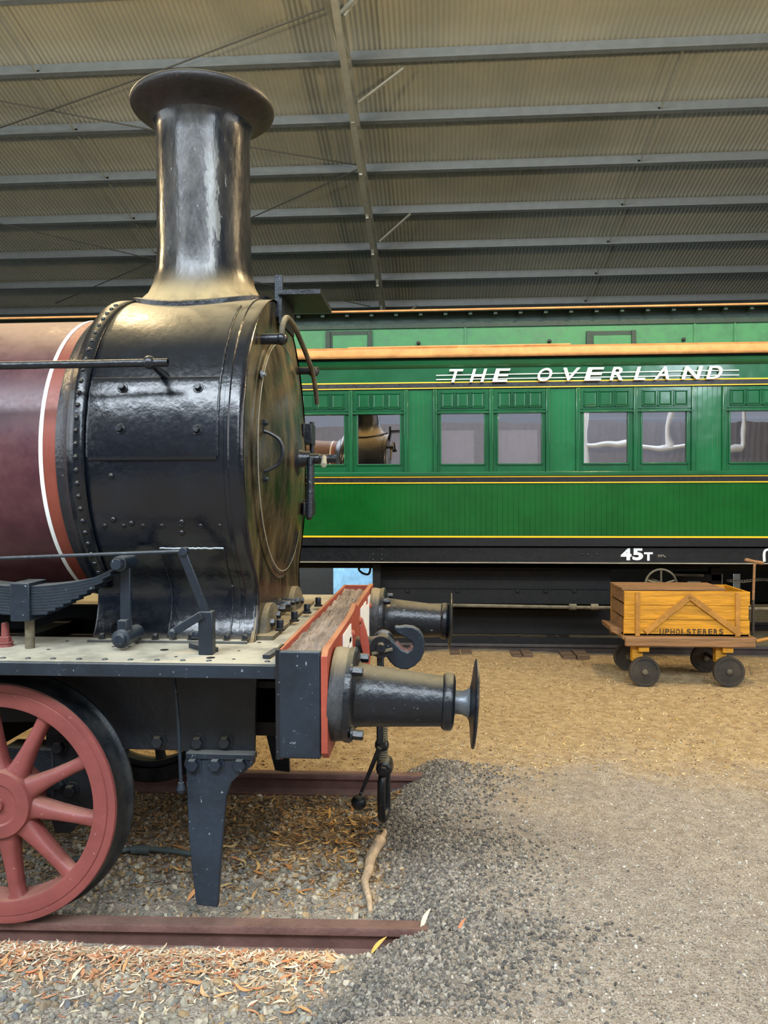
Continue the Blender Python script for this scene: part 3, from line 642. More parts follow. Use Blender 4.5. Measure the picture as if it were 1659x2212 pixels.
pf = [(BX1-.026, y, z) for y, z in ((BY0-.01, BB+.03), (BY0+.03, BB), (BY1, BB), (BY1, BT+.008), (YC+.45, BT+.006), (YC+.06, BT+.004), (YC+.0, BT+.045), (YC-.1, BT+.01), (YC-.3, BT), (BY0+.03, BT-.004), (BY0-.01, BT-.025))]
MB().prism([(BX1-.026, y, min(z, BT+.03)) for _, y, z in pf], (.026, 0, 0)).build('front_plate', 'beamred', be, bevel=.002)
# painted white shapes on the front (the number, seen almost edge-on)
def mark(y0, y1, z0, z1): return MB().box(BX1, BX1+.004, y0, y1, z0, z1)
for y0, segs in ((3.40, [(0, .12, .03, .25), (.12, .3, .18, .25), (.12, .3, 0, .07), (.22, .34, .05, .2)]), (4.18, [(0, .13, 0, .25), (.17, .30, .02, .25)]), (4.50, [(0, .12, 0, .22), (.14, .3, .19, .25), (.16, .26, 0, .19)])):
    mb = MB()
    for a_, b_, c_, d_ in segs: mb.box(BX1, BX1+.005, y0+a_, y0+b_, BT-.33+c_*1.2, BT-.33+d_*1.2)
    mb.build('painted_numeral', 'white', be)
for y in (3.75, 4.15, 4.7):
    for z in (BT-.09, BT-.32): MB().dome((BX1, y, z), (1, 0, 0), .022, .02).build('rivet', 'beamred', be)
pl = [W(px, py, 3.86) for px, py in ((783, 1338), (776, 1362), (778, 1388), (786, 1420), (796, 1447), (800, 1425), (798, 1395), (791, 1362))]
MB().prism(pl, (.0, .018, 0)).build('steam_heat_plate', 'beamred', be, bevel=.003)
# ------------- buffers
def buffer(y, comp, z0, z1):
    a = Vector((BX1-.002, y, z0)); b = Vector((.187, y, z1)); d = (b-a).normalized()
    pd = MB().lathe(a, d, [(0, .186), (.02, .19), (.045, .186), (.06, .184)], 40).build('buffer', 'pad', L, smooth=30)
    MB().lathe(a+d*.06, d, [(0, .19), (.022, .192), (.026, .188), (.032, .18), (.034, .16), (.04, .14)], 48).build('flange', 'blk', pd)
    MB().lathe(a+d*.088, d, [(0, .145), (.02, .128), (.06, .123), (.355, .1), (.358, .106), (.366, .113), (.380, .1145), (.394, .113), (.402, .106), (.406, .09), (.406, .04)], 56, cap=False).build('barrel', 'blk', pd, smooth=40)
    c_ = a + d*(.4-comp)
    MB().lathe(c_, d, [(0, .046), (.125, .047), (.145, .055), (.16, .075), (.168, .1)], 40, cap=False).build('shank', 'steel', pd)
    MB().lathe(c_+d*.15, d, [(0, .058), (.006, .075), (.011, .105), (.016, .15), (.019, .172), (.023, .178), (.029, .176), (.036, .12), (.04, .05), (.041, .002)], 64, cap=False).build('head', 'blk', pd, smooth=40)
    for ay, az in ((-1, 1), (1, 1), (-1, -1), (1, -1)):
        MB().hexa(a+d*.085+Vector((0, ay*.125, az*.125)), d, .02, .05).build('bolt', 'blk', pd)
buffer(3.10, 0, cz(-.815), cz(-.852)); buffer(2*YC-3.10, .07, cz(-.79), cz(-.815))
# ------------- draw hook and screw coupling
HYY = 3.955
hk = [(800, 1378), (836, 1373), (852, 1388), (868, 1404), (880, 1409), (890, 1403), (893, 1393), (888, 1385), (873, 1376), (858, 1368), (851, 1360), (852, 1353), (862, 1354), (876, 1352), (892, 1354), (905, 1361), (914, 1373), (918, 1390), (916, 1410), (908, 1427), (896, 1439), (880, 1447), (866, 1446), (852, 1440), (842, 1430), (834, 1418), (800, 1416)]
ho = MB().prism([W(x, y, HYY) for x, y in hk], (0, .05, 0)).build('draw_hook', 'bluegrey', L, bevel=.008, seg=3)
inner = [(852, 1389), (866, 1405), (880, 1411), (891, 1404), (894, 1393)]
MB().tube([W(x, y, HYY+.025) for x, y in inner], .0225, 10, 5).build('worn_throat', 'rail', ho)
MB().cyl((BX1, HYY+.02, W(800, 1397, HYY).z), (W(812, 1397, HYY).x, HYY+.02, W(800, 1397, HYY).z), .05).build('shank_collar', 'blkmat', ho)
def wz(px, py, Y=HYY): return W(px, py, Y)
cp = MB().lathe(wz(822, 1401, HYY-.12), (0, 1, 0), [(0, .02), (.01, .026), (.03, .026), (.03, .055), (.06, .055), (.065, .045), (.2, .045), (.205, .055), (.235, .055)], 32).build('screw_coupling', 'blk', L)
MB().bar(wz(803, 1412, HYY-.1), wz(848, 1402, HYY-.1), .015, .012).build('split_pin', 'dusty', cp)
for yy in (HYY-.05, HYY+.09):
    MB().bar(wz(822, 1410, yy), Vector((wz(822, 1410).x, yy, wz(824, 1600).z)), .03, .035, (1, 0, 0)).build('shackle', 'blk', cp, bevel=.008)
mb = MB(); zt_, zb_ = wz(823, 1560).z, wz(828, 1652).z; xx = wz(825, 1600).x; prof = []; k = 0; t = 0; Ln = zt_-zb_
while t < Ln: prof += [(t, .026), (t+.006, .031), (t+.012, .026)]; t += .0125
mb.lathe((xx, HYY+.02, zt_), (0, 0, -1), prof, 20).build('coupling_screw', 'dusty', cp, smooth=20)
MB().ball(wz(825, 1609, HYY+.02), .038).lathe(wz(825, 1609, HYY-.05), (0, 1, 0), [(0, .018), (.14, .018)], 16).build('upper_nut', 'blk', cp)
MB().lathe(wz(829, 1664, HYY-.05), (0, 1, 0), [(0, .028), (.01, .04), (.04, .045), (.1, .045), (.13, .04), (.14, .028)], 28).hexa(wz(829, 1664, HYY-.05), (0, -1, 0), .022, .02).build('lower_nut', 'blk', cp)
lk = []
xk = wz(829, 1700).x; zk0, zk1 = wz(829, 1672).z, wz(829, 1770).z
for a_ in range(0, 360, 20):
    u, v = math.cos(R(a_)), math.sin(R(a_)); lk.append((xk+.01*u, HYY+.02+.06*u, (zk0+zk1)/2 + ((zk0-zk1)/2-.045)*(1 if v > 0 else -1)*min(1, abs(v)*2.5) + .045*v))
MB().tube(lk, .021, 12, 2, True).build('end_link', 'blk', cp)
arm0 = wz(820, 1615, HYY-.05); arm1 = wz(776, 1722, HYY-.03)
MB().tube([arm0, arm0.lerp(arm1, .5), arm1], [.014, .008], 10, 4).build('tommy_bar', 'blk', cp)
MB().ball(wz(775, 1733, HYY-.03), .04, 28).build('bar_weight', 'blk', cp)
# ------------------------------------------------------------------ CARRIAGE
K = thing('passenger_carriage', 'green wooden railway carriage with yellow lining and pale lettering', 'carriage', (1, CY+1.45, 0))
KX0, KX1 = -7.5, 10.5
def hz(py, Y=CY): return W(1250, py, Y).z
def kb(name, mat, y0, y1, p0, p1, parent=K, Y=CY, x0=KX0, x1=KX1, bevel=0, **kw):
    return MB().box(x0, x1, y0, y1, hz(p1, Y), hz(p0, Y)).build(name, mat, parent, bevel=bevel, **kw)
lower = kb('lower_panelling', 'greenb', CY, CY+.05, 1043, 1158)
kb('yellow_line', 'yellow', CY-.006, CY+.02, 1158, 1161.5, lower); kb('sole_strip', 'cblack', CY+.0, CY+.05, 1161.5, 1180, lower)
for px in range(700, 1660, 14):
    pass
kb('waist_band', 'cblack', CY-.008, CY+.05, 1029, 1043); kb('waist_line', 'yellow', CY-.014, CY+.02, 1028, 1030.2, lower); kb('waist_line', 'yellow', CY-.014, CY+.02, 1041, 1043.2, lower)
sill = kb('window_sill', 'green', CY-.03, CY+.05, 1018, 1027.5, bevel=.008)
top = kb('letter_board', 'green', CY-.004, CY+.05, 776, 823)
kb('cant_band', 'cblack', CY-.008, CY+.05, 823, 837, top); kb('cant_line', 'yellow', CY-.014, CY+.02, 821.5, 824, top); kb('cant_line', 'yellow', CY-.014, CY+.02, 834, 836, top)
MB().prism([(KX0, CY-.0, hz(792)), (KX0, CY-.02, hz(790)), (KX0, CY-.045, hz(784)), (KX0, CY-.055, hz(777)), (KX0, CY-.03, hz(773)), (KX0, CY+.05, hz(773))], (KX1-KX0, 0, 0)).build('cornice', 'green', top, smooth=60)
kb('cornice_band', 'cblack', CY-.03, CY+.05, 768.5, 774, top); kb('cornice_line', 'yellow', CY-.065, CY+.02, 765.5, 769, top)
# lower roof slope (tan)
g0 = hz(766, CY-.08); 
rows = []
for x in [KX0+(KX1-KX0)*i/60 for i in range(61)]:
    w_ = .008*noise.noise(Vector((x*2, 0, 0)))
    rows.append([(x, CY-.09, g0-.01), (x, CY-.095, g0+.02+w_), (x, CY-.07, g0+.04+w_), (x, CY-.06, g0+.085+w_), (x, CY+.02, g0+.12), (x, CY+.32, g0+.165), (x, CY+.55, g0+.185)])
lr = MB().strip(rows).build('lower_roof', 'tan', K, smooth=50, solid=.012)
for x, l_ in ((W(900, 750, CY).x, 1.5), (W(1110, 745, CY).x, 1.2)):
    MB().tube([(x-l_/2, CY-.01, g0+.118), (x, CY-.01, g0+.122), (x+l_/2, CY+.0, g0+.125)], .012, 8, 4).build('gutter_strip', 'tan', lr)
# clerestory
CLY = CY+.50
def clz(py): return W(1250, py, CLY).z
c0, c1, c2 = clz(752), clz(705), clz(668)
cl = MB().box(KX0, KX1, CLY, CLY+.04, c0-.06, c2).build('clerestory_wall', 'clere', K)
MB().box(KX0, KX1, CLY-.02, CLY+.02, clz(703), c2).build('eave_shadow_rail', 'eave_shade', cl)  # dark band painting the overhang's shadow along the top of the wall
for px0, px1 in ((704, 804), (1266, 1373), (1830, 1930), (150, 250)):
    x0, x1 = W(px0, 715, CLY).x, W(px1, 715, CLY).x; zt0 = W(px0, 716, CLY).z; zt1 = zt0
    v = MB().box(x0, x1, CLY-.008, CLY, c0-.02, zt1).build('vent_window', 'eave_shade', cl)  # recess shade put into the darkened eave green
    MB().box(x0+.08, x1-.05, CLY-.018, CLY-.006, c0, zt1-.05).build('vent_panel', 'clere', v, bevel=.006)
    for xj in (x0, x1-.05): MB().box(xj, xj+.05, CLY-.03, CLY, c0-.02, zt1).build('vent_jamb', 'eave_shade', v)
for px in (1005, 1587, 1500):
    x = W(px, 720, CLY).x; MB().box(x-.01, x+.01, CLY-.012, CLY+.01, c0-.02, clz(692)).build('joint_strip', 'clere', cl)
for px, py in ((904, 741), (1187, 737), (1477, 733)):
    p = W(px, py, CLY-.02); MB().ball(p, .022, 12).build('vent_knob', 'blkmat', cl)
# upper roof
UY = CLY-.16; u0 = W(1250, 664, UY).z
rows = []
for x in [KX0+(KX1-KX0)*i/40 for i in range(41)]:
    rows.append([(x, UY, u0-.02), (x, UY-.004, u0+.0), (x, UY+.1, u0+.02), (x, UY+.4, u0+.09), (x, CY+1.45, u0+.16), (x, 2*(CY+1.45)-UY-.4, u0+.09), (x, 2*(CY+1.45)-UY, u0-.02)])
MB().strip(rows).build('upper_roof', 'eave_shade', K, smooth=60, solid=.012)
MB().tube([(KX0, UY-.004, u0-.0), (KX1, UY-.004, u0-.0)], .012, 8, 1).build('roof_edge_bead', 'tan', K)
for i in range(26):
    x = W(700, 680, UY).x + i*.28 - .3; MB().box(x-.02, x+.02, UY+.02, CLY, u0-.05, u0-.01).build('eave_bracket', 'eave_shade', K)  # brackets darkened along with the painted eave shadow
# far side and ends
MB().box(KX0, KX1, CY+2.85, CY+2.9, hz(1180), g0).build('far_side', 'green', K)
MB().box(KX0, KX0+.05, CY+.05, CY+2.85, hz(1180), g0).box(KX1-.05, KX1, CY+.05, CY+2.85, hz(1180), g0).build('end_wall', 'green', K)
MB().box(KX0, KX1, CY+.05, CY+2.85, hz(1180)-.02, hz(1160)).build('carriage_floor', 'under', K)
MB().box(KX0, KX1, CY+1.15, CY+1.2, hz(1160), g0).build('corridor_partition', 'inter', K)
MB().box(KX0, KX1, CY+.55, CY+1.2, g0+.18, g0+.2).build('ceiling_panel', 'inter', K)
# window bays
zT, zB = hz(838), hz(1019); z1_, z2_ = hz(884), hz(891); z3_ = hz(1003)
pc = W(1061, 950, CY).x; pitch = W(1061+311, 950, CY).x - pc
gw = W(1047, 950, CY).x - W(949, 950, CY).x; gap = W(1072, 950, CY).x - W(1047, 950, CY).x
for i in range(-5, 6):
    xc = pc + i*pitch
    # matchboard panel right of the pair
    xr = xc + gw + gap/2 + .05; xl2 = xc + pitch - gw - gap/2 - .05
    pn = MB().box(xr, xl2, CY+.012, CY+.05, zB, zT).build('matchboard_panel', 'greenv', K)
    MB().box(xr-.02, xr+.025, CY-.02, CY+.05, zB, zT).build('pillar_bead', 'green', pn, bevel=.008); MB().box(xl2-.025, xl2+.02, CY-.02, CY+.05, zB, zT).build('pillar_bead', 'green', pn, bevel=.008)
    MB().box(xc-.022, xc+.022, CY-.024, CY+.05, zB, zT).build('mullion', 'green', K, bevel=.008)
    for s_ in (-1, 1):
        a_ = xc + s_*(gap/2) if s_ > 0 else xc - gap/2 - gw; b_ = a_ + gw
        A, B = (xc+.02 if s_ > 0 else xl2 - pitch + .02), (xr-.02 if s_ > 0 else xc-.02)
        fr_ = MB().box(A, B, CY, CY+.04, z1_, zT-.0).box(A, a_, CY+.008, CY+.045, zB, z1_).box(b_, B, CY+.008, CY+.045, zB, z1_).box(a_, b_, CY+.008, CY+.045, zB, z3_).box(a_, b_, CY+.005, CY+.045, z2_, z1_).build('window_frame', 'green', K, bevel=.003)
        MB().box(a_-.004, a_+.014, CY-.006, CY+.03, z3_, z2_).box(b_-.014, b_+.004, CY-.006, CY+.03, z3_, z2_).box(a_, b_, CY-.006, CY+.03, z3_-.004, z3_+.014).box(a_-.05, b_+.05, CY-.02, CY+.02, z2_+.0, z2_+.014).build('glazing_bead', 'green', fr_, bevel=.003)
        for k in range(3):
            w3 = gw/3; u_, v_ = a_+w3*k+.008, a_+w3*(k+1)-.008; zt3, zb3 = hz(845), hz(879)
            MB().box(u_, v_, CY-.014, CY+.0, zb3, zb3+.008).box(u_, v_, CY-.014, CY, zt3-.008, zt3).box(u_, u_+.008, CY-.014, CY, zb3, zt3).box(v_-.008, v_, CY-.014, CY, zb3, zt3).build('toplight_frame', 'green', fr_)
            p4 = [(u_+.008, v_-.008, zb3+.008, zt3-.008), (u_+.028, v_-.028, zb3+.026, zt3-.02)]
            (q0, q1, r0, r1), (s0, s1, t0, t1) = p4
            MB().add([(q0, CY-.001, r0), (q1, CY-.001, r0), (q1, CY-.001, r1), (q0, CY-.001, r1), (s0, CY-.011, t0), (s1, CY-.011, t0), (s1, CY-.011, t1), (s0, CY-.011, t1)], [(0, 1, 5, 4), (1, 2, 6, 5), (2, 3, 7, 6), (3, 0, 4, 7), (4, 5, 6, 7)]).build('toplight', 'green', fr_, smooth=0)
        MB().box(a_, b_, CY+.028, CY+.032, z3_, z2_).build('window_pane', 'glass', fr_)
        if i in (0,): MB().box(a_+.0, b_-(.05 if s_ > 0 else .12), CY+.06, CY+.065, z3_, z3_+(z2_-z3_)*.68).build('reflection_blind', 'reflection_blind', fr_)  # pale sheets put in for the wall's reflection in these panes
        if i in (1, 2, 3, -2): MB().box(a_, b_, CY+.09, CY+.1, z2_-.07, z2_).build('reflection_blind', 'reflection_blind', fr_)
# lettering
def glyph(ch, x0, x1, z0, z1, y, ext, mat, parent, shear=.0, off=.0, name='letter'):
    cu = bpy.data.curves.new('t', 'FONT'); cu.body = ch; cu.size = 1; cu.extrude = .02; cu.offset = off; cu.resolution_u = 6
    t = bpy.data.objects.new('t', cu); COL.objects.link(t); bpy.context.view_layer.update()
    me = bpy.data.meshes.new_from_object(t.evaluated_get(bpy.context.evaluated_depsgraph_get())); bpy.data.objects.remove(t)
    n_ = len(me.vertices); a = np.empty(n_*3); me.vertices.foreach_get('co', a); a = a.reshape(-1, 3)
    mn, mx = a.min(0), a.max(0); u = (a-mn)/(mx-mn); sh = shear*(z1-z0)
    out = np.stack([x0 + u[:, 0]*(x1-x0-sh) + u[:, 1]*sh, y - u[:, 2]*ext, z0 + u[:, 1]*(z1-z0)], 1)
    me.vertices.foreach_set('co', out.ravel()); me.update(); me.materials.append(M[mat])
    o = bpy.data.objects.new(name, me); COL.objects.link(o); adopt(o, parent); return o
sg = MB()
for p0, p1 in (((942, 811), (1596, 799.5)), ((942, 820), (1596, 810))):
    a_, b_ = W(*p0, CY-.03), W(*p1, CY-.03); sg.bar(a_, b_, .008, .009)
sg = sg.build('name_rails', 'silver', top)
for c_, xa, xb in (('T', 963, 1001), ('H', 1014, 1052), ('E', 1063, 1103), ('O', 1157, 1196), ('V', 1208, 1253), ('E', 1261, 1305), ('R', 1316, 1353), ('L', 1368, 1400), ('A', 1411, 1453), ('N', 1471, 1517), ('D', 1524, 1563)):
    t = (xa-960)/600; pt, pb_ = 798-8*t, 827-8*t
    a_, b_ = W(xa, pb_, CY-.03), W(xb, pt, CY-.03)
    glyph(c_, a_.x, b_.x, a_.z, b_.z, CY-.025, .03, 'silver', top, shear=.30, off=.012, name='name_letter')
# solebar
so = MB().box(KX0, KX1, CY+.05, CY+.09, hz(1215), hz(1180)).box(KX0, KX1, CY+.0, CY+.09, hz(1217), hz(1215)).build('solebar', 'cblack', K)
kb('solebar_edge', 'edge', CY-.012, CY+.0, 1215.2, 1217, so)
for c_, xa, xb, ya, yb in (('4', 1341, 1364, 1184, 1210), ('5', 1366, 1389, 1184, 1210), ('T', 1391, 1410, 1193, 1211)):
    a_, b_ = W(xa, yb, CY+.05), W(xb, ya, CY+.05); glyph(c_, a_.x, b_.x, a_.z, b_.z, CY+.05, .004, 'white', so, off=.04, name='painted_numeral' if c_ != 'T' else 'painted_letter')
for c_, xa, xb in (('O', 1421, 1425), ('N', 1426, 1430)):
    a_, b_ = W(xa, 1203, CY+.05), W(xb, 1198, CY+.05); glyph(c_, a_.x, b_.x, a_.z, b_.z, CY+.05, .003, 'edge', so, name='painted_letter')
MB().tube([W(1432, 1198, CY+.048), W(1435, 1202, CY+.048), W(1438, 1203, CY+.048)], .004, 6, 3).build('painted_dash', 'edge', so)
MB().tube([W(1651, 1213, CY+.048), W(1651, 1193, CY+.048), W(1658, 1187, CY+.048), W(1668, 1188, CY+.048), W(1673, 1194, CY+.048), W(1673, 1213, CY+.048)], .014, 8, 4).build('painted_letter', 'white', so)
for px, py in ((806, 1198), (806, 1209), (825, 1198), (825, 1209), (825, 1187), (1258, 1198), (1270, 1198), (1290, 1198), (1020, 1190)):
    MB().dome(W(px, py, CY+.05), (0, -1, 0), .012, .008).build('rivet', 'cblack', so)
# underframe
def ub(name, px0, px1, py0, py1, Y0, Y1, mat='under', par=K, bevel=.01):
    a_, b_ = W(px0, py1, Y0), W(px1, py0, Y0); return MB().box(a_.x, b_.x, Y0, Y1, a_.z, b_.z).build(name, mat, par, bevel=bevel)
bb = ub('battery_box', 822, 1320, 1226, 1303, CY+.35, CY+.9)
for i, px in enumerate((880, 988, 1118, 1178, 1240)): MB().hexa(W(px, 1276, CY+.35), (0, -1, 0), .02, .03).build('bolt', 'under', bb)
for py in (1240, 1258, 1280): kb('plank_joint', 'under', CY+.335, CY+.36, py, py+1.5, bb, x0=W(822, 1, CY+.35).x, x1=W(1320, 1, CY+.35).x)
ub('centre_sill', -500, 3000, 1180, 1222, CY+1.1, CY+1.3); ub('lower_tank', 860, 1380, 1318, 1368, CY+.75, CY+1.3)
MB().tube([W(640, 1303, CY+.3), W(1000, 1308, CY+.3), W(1233, 1312, CY+.3), W(1322, 1313, CY+.3), W(1700, 1316, CY+.3)], .02, 10, 4).build('vacuum_pipe', 'dusty', K)
for px in (1237, 1284): p = W(px, 1311, CY+.3); MB().cyl(p-Vector((.04, 0, 0)), p+Vector((.04, 0, 0)), .035, seg=12).build('pipe_union', 'dusty', K)
MB().tube([W(795, 1215, CY+.4), W(800, 1226, CY+.4), W(796, 1240, CY+.4), W(783, 1238, CY+.4), W(775, 1229, CY+.4), W(785, 1222, CY+.4)], .012, 8, 5).build('hose', 'under', K)
ub('hanger', 805, 822, 1218, 1300, CY+.2, CY+.3)
hwp = W(1428, 1263, CY+.05); hwl = MB().tube([hwp+Vector((.165*math.cos(R(a_)), 0, .165*math.sin(R(a_)))) for a_ in range(0, 360, 15)], .012, 10, 1, True).build('brake_handwheel', 'dusty', K)
for k in range(5):
    a_ = R(90+72*k); MB().tube([hwp, hwp+Vector((.16*math.cos(a_), 0, .16*math.sin(a_)))], [.013, .009], 8, 1).build('spoke', 'dusty', hwl)
MB().cyl(hwp-Vector((0, .03, 0)), hwp+Vector((0, .5, 0)), .03).build('hub', 'dusty', hwl)
ub('brake_beam', 1470, 1560, 1240, 1256, CY+.5, CY+.8); ub('brake_beam', 1535, 1560, 1226, 1300, CY+.5, CY+.6)
MB().tube([W(1455, 1242, CY+.35), W(1520, 1243, CY+.35)], .014, 8, 1).build('brake_rod', 'dusty', K)
for k in range(16):
    p = W(1575+k*6, 1254+2*math.sin(k*.4), CY+.35); MB().tube([p+Vector((.022*math.cos(R(a_)), .008*math.sin(R(a_))*(k % 2), .012*math.sin(R(a_)))) for a_ in range(0, 360, 45)], .005, 6, 1, True).build('chain_link', 'dusty', K)
for bxx in (-5.2, 8.6):
    for dx in (-.95, .95):
        for yy in (9.12, 10.8):
            MB().lathe((bxx+dx, yy-.06, .46), (0, 1, 0), [(0, .42), (.12, .43), (.13, .455), (.14, .455)], 40).build('carriage_wheel', 'under', K)
ub('truss_rod', 300, 1500, 1380, 1384, CY+.7, CY+.72)
# things beyond the carriage
bs = W(770, 1237, 12.6); q0, q1 = W(733, 1256, 12.6), W(806, 1218, 12.6)
tag(centre(MB().box(q0.x-.1, q1.x+.1, 12.6, 12.62, gz(0, 12.6)-.01, q1.z+.05).build('blue_panel', 'bluesheet')), 'small bright blue sheet seen under the carriage beside the smokebox door', 'panel')
for px, w in ((1500, 34), (1552, 22), (1312, 8), (1592, 18)):
    a_, b_ = W(px-w*.4, 1262, 12.7), W(px+w*.4, 1240, 12.7)
    tag(centre(MB().box(a_.x, b_.x, 12.7, 12.72, gz(0, 12.6)-.01, b_.z).build('pale_board', 'pipew')), f'pale board glimpsed under the carriage, {"left of the handwheel" if px==1312 else "right of the handwheel" if px==1500 else "behind the T-shaped trolley handle" if px==1592 else "left of the trolley handle"}', 'board')
tag(centre(MB().box(-11, 11, 13.3, 15.6, -.06, 2.9).build('goods_wagon', 'under')), 'dark vehicle body just visible beyond the carriage underframe', 'wagon')
# ------------------------------------------------------------------ TROLLEY and CRATE
TY = 7.45
def tq(px, py, Y=TY): return W(px, py, Y)
gx0, gx1 = tq(1355, 1).x, tq(1630, 1).x; zc0, zc1 = tq(1450, 1374).z, tq(1450, 1277).z; TD = .58
cr = thing('wooden_crate', 'yellow wooden crate stencilled UPHOLSTERERS on the trolley', 'crate', ((gx0+gx1)/2, TY+TD/2, zc0))
hts = [zc0, zc0+(zc1-zc0)*.36, zc0+(zc1-zc0)*.68, zc1]
for i in range(3):
    MB().box(gx0+random.uniform(-.004, .004), gx1+random.uniform(-.01, .01), TY, TY+.022, hts[i]+.002, hts[i+1]-.002).build('side_plank', 'ochre', cr, bevel=.002)
    MB().box(gx0, gx1, TY+TD-.022, TY+TD, hts[i]+.002, hts[i+1]-.002).build('side_plank', 'ochre', cr, bevel=.002)
    for x in (gx0, gx1-.022): MB().box(x, x+.022, TY+.022, TY+TD-.022, hts[i]+.002+(.02 if i else 0), hts[i+1]-.002).build('end_plank', 'wood' if x == gx0 else 'ochre', cr, bevel=.002)
MB().box(gx0, gx1, TY, TY+TD, zc0, zc0+.02).build('bottom_boards', 'wood', cr)
a_ = tq(1350, 1272, TY+.1); MB().box(tq(1352, 1, TY).x, tq(1582, 1, TY).x, TY+.04, TY+TD-.03, zc1+.0, zc1+.022).build('lid_board', 'wood', cr, bevel=.003)
for px in (1384, 1604): x = tq(px, 1).x; MB().box(x-.022, x+.022, TY-.018, TY, zc0, zc1-.01).build('batten', 'batten', cr, bevel=.002)
for a_, b_ in (((1394, 1366), (1492, 1287)), ((1488, 1287), (1600, 1371))):
    MB().bar(tq(*a_, TY-.011), tq(*b_, TY-.011), .055, .02, (0, 1, 0)).build('diagonal_brace', 'batten', cr, bevel=.002)
word = 'UPHOLSTERERS'
for i, c_ in enumerate(word):
    xa = 1425 + i*11.65; a_, b_ = tq(xa, 1370.5, TY-.0), tq(xa+9, 1358.5, TY-.0); glyph(c_, a_.x, b_.x, a_.z, b_.z, TY-.001, .003, 'ink', cr, off=.02, name='stencil_letter')
tl = thing('hand_trolley', 'low wooden platform trolley with dark iron wheels beneath the yellow crate', 'trolley', ((gx0+gx1)/2, TY+TD/2, -.03))
pz1, pz0 = zc0-.002, tq(1450, 1396).z
MB().box(gx0-.02, gx1+.06, TY-.03, TY+TD+.03, pz1-.03, pz1).build('platform', 'wood', tl, bevel=.004)
for y in (TY-.05, TY+TD+.01): MB().box(gx0-.0, gx1+.05, y, y+.04, pz0, pz1-.0).build('side_rail', 'wood', tl, bevel=.012)
hp = [tq(1318, 1353, TY+.1), tq(1350, 1358, TY+.1), tq(1362, 1376, TY+.1), tq(1358, 1385, TY+.1), tq(1340, 1375, TY+.1), tq(1320, 1364, TY+.1)]
MB().prism(hp, (0, .4, 0)).build('end_board', 'wood', tl, bevel=.005)
MB().cyl(tq(1633, 1385, TY+.1), tq(1700, 1372, TY+.1), .018, .015).build('end_handle', 'batten', tl)
gg = lambda x, y: gz(x, y)
for px in (1398, 1583):
    x = tq(px, 1).x
    MB().box(x-.10, x-.0, TY+.02, TY+.1, .16, pz0+.02).box(x-.05, x+.05, TY-.02, TY+TD, pz0-.055, pz0+.01).build('axle_block', 'ochre', tl, bevel=.004)
    ax = MB().cyl((x, TY-.04, .13), (x, TY+TD+.05, .13), .018).build('axle', 'wheelb', tl)
    for y in (TY-.06, TY+TD+.0):
        gr_ = gz(x, y+.03); w_ = MB().lathe((x, y, gr_+.142), (0, 1, 0), [(-.004, .02), (-.004, .03), (.004, .034), (.008, .115), (.0, .12), (.0, .142), (.05, .142), (.05, .02)], 40, cap=True).build('wheel', 'wheelb', tl, smooth=40)
        MB().lathe((x, y-.012, gr_+.142), (0, 1, 0), [(0, .02), (.004, .026), (.02, .028)], 16).build('hub_cap', 'dusty', w_)
hh = MB().cyl(tq(1627, 1296, TY+.3), tq(1630, 1214, TY+.3), .013, .012).build('pull_handle', 'wood', tl)
MB().bar(tq(1627, 1296, TY+.3), Vector((tq(1627, 1296, TY+.3).x, TY+.3, pz0)), .03, .02, (1, 0, 0)).build('handle_stem', 'wheelb', hh)
MB().lathe(tq(1609, 1209, TY+.3), tq(1649, 1217, TY+.3)-tq(1609, 1209, TY+.3), [(0, .014), (.02, .02), (.09, .015), (.16, .02), (.178, .014)], 12).build('grip', 'wood', hh)
# ------------------------------------------------------------------ ground bits
def tintattr(me, cols):
    at = me.color_attributes.new('tint', 'FLOAT_COLOR', 'POINT'); at.data.foreach_set('color', np.asarray(cols, dtype=np.float32).ravel())
def onground(px, py, dz=0):
    d = W(px, py, 1.) - C0; t = (0-CAMZ)/d.z
    for _ in range(12):
        p = C0+d*t; t = (gz(p.x, p.y)+dz-CAMZ)/d.z
    return C0+d*t
ico = bmesh.new(); bmesh.ops.create_icosphere(ico, subdivisions=1, radius=1); IV = np.array([v.co[:] for v in ico.verts]); IF = np.array([[v.index for v in f.verts] for f in ico.faces]); ico.free()
def rot(n):
    q = rng.normal(size=(n, 4)); q /= np.linalg.norm(q, axis=1)[:, None]; w, x, y, z = q.T
    return np.stack([np.stack([1-2*(y*y+z*z), 2*(x*y-z*w), 2*(x*z+y*w)], -1), np.stack([2*(x*y+z*w), 1-2*(x*x+z*z), 2*(y*z-x*w)], -1), np.stack([2*(x*z-y*w), 2*(y*z+x*w), 1-2*(x*x+y*y)], -1)], 1)
def stones(name, pts, sizes, cols, label, cat='gravel'):
    n = len(pts); sh = 1+rng.uniform(-.28, .28, (n, len(IV), 1)); v = IV[None]*sh*rng.uniform(.42, 1.2, (n, 1, 3))
    v = np.einsum('nij,nkj->nki', rot(n), v)*sizes[:, None, None] + pts[:, None, :]
    me = bpy.data.meshes.new(name); fs = (IF[None]+np.arange(n)[:, None, None]*len(IV)).reshape(-1, 3)
    me.vertices.add(n*len(IV)); me.vertices.foreach_set('co', v.ravel()); me.loops.add(fs.size); me.loops.foreach_set('vertex_index', fs.ravel().astype(np.int32))
    me.polygons.add(len(fs)); me.polygons.foreach_set('loop_start', np.arange(0, fs.size, 3, dtype=np.int32)); me.update(calc_edges=True)
    me.shade_flat()
    tintattr(me, np.repeat(np.concatenate([cols, np.ones((n, 1))], 1)[:, None], len(IV), 1)); me.materials.append(M['tint'])
    o = bpy.data.objects.new(name, me); COL.objects.link(o); tag(o, label, cat, kind='stuff'); return o
def lc(h): return np.array(lin(h)[:3])
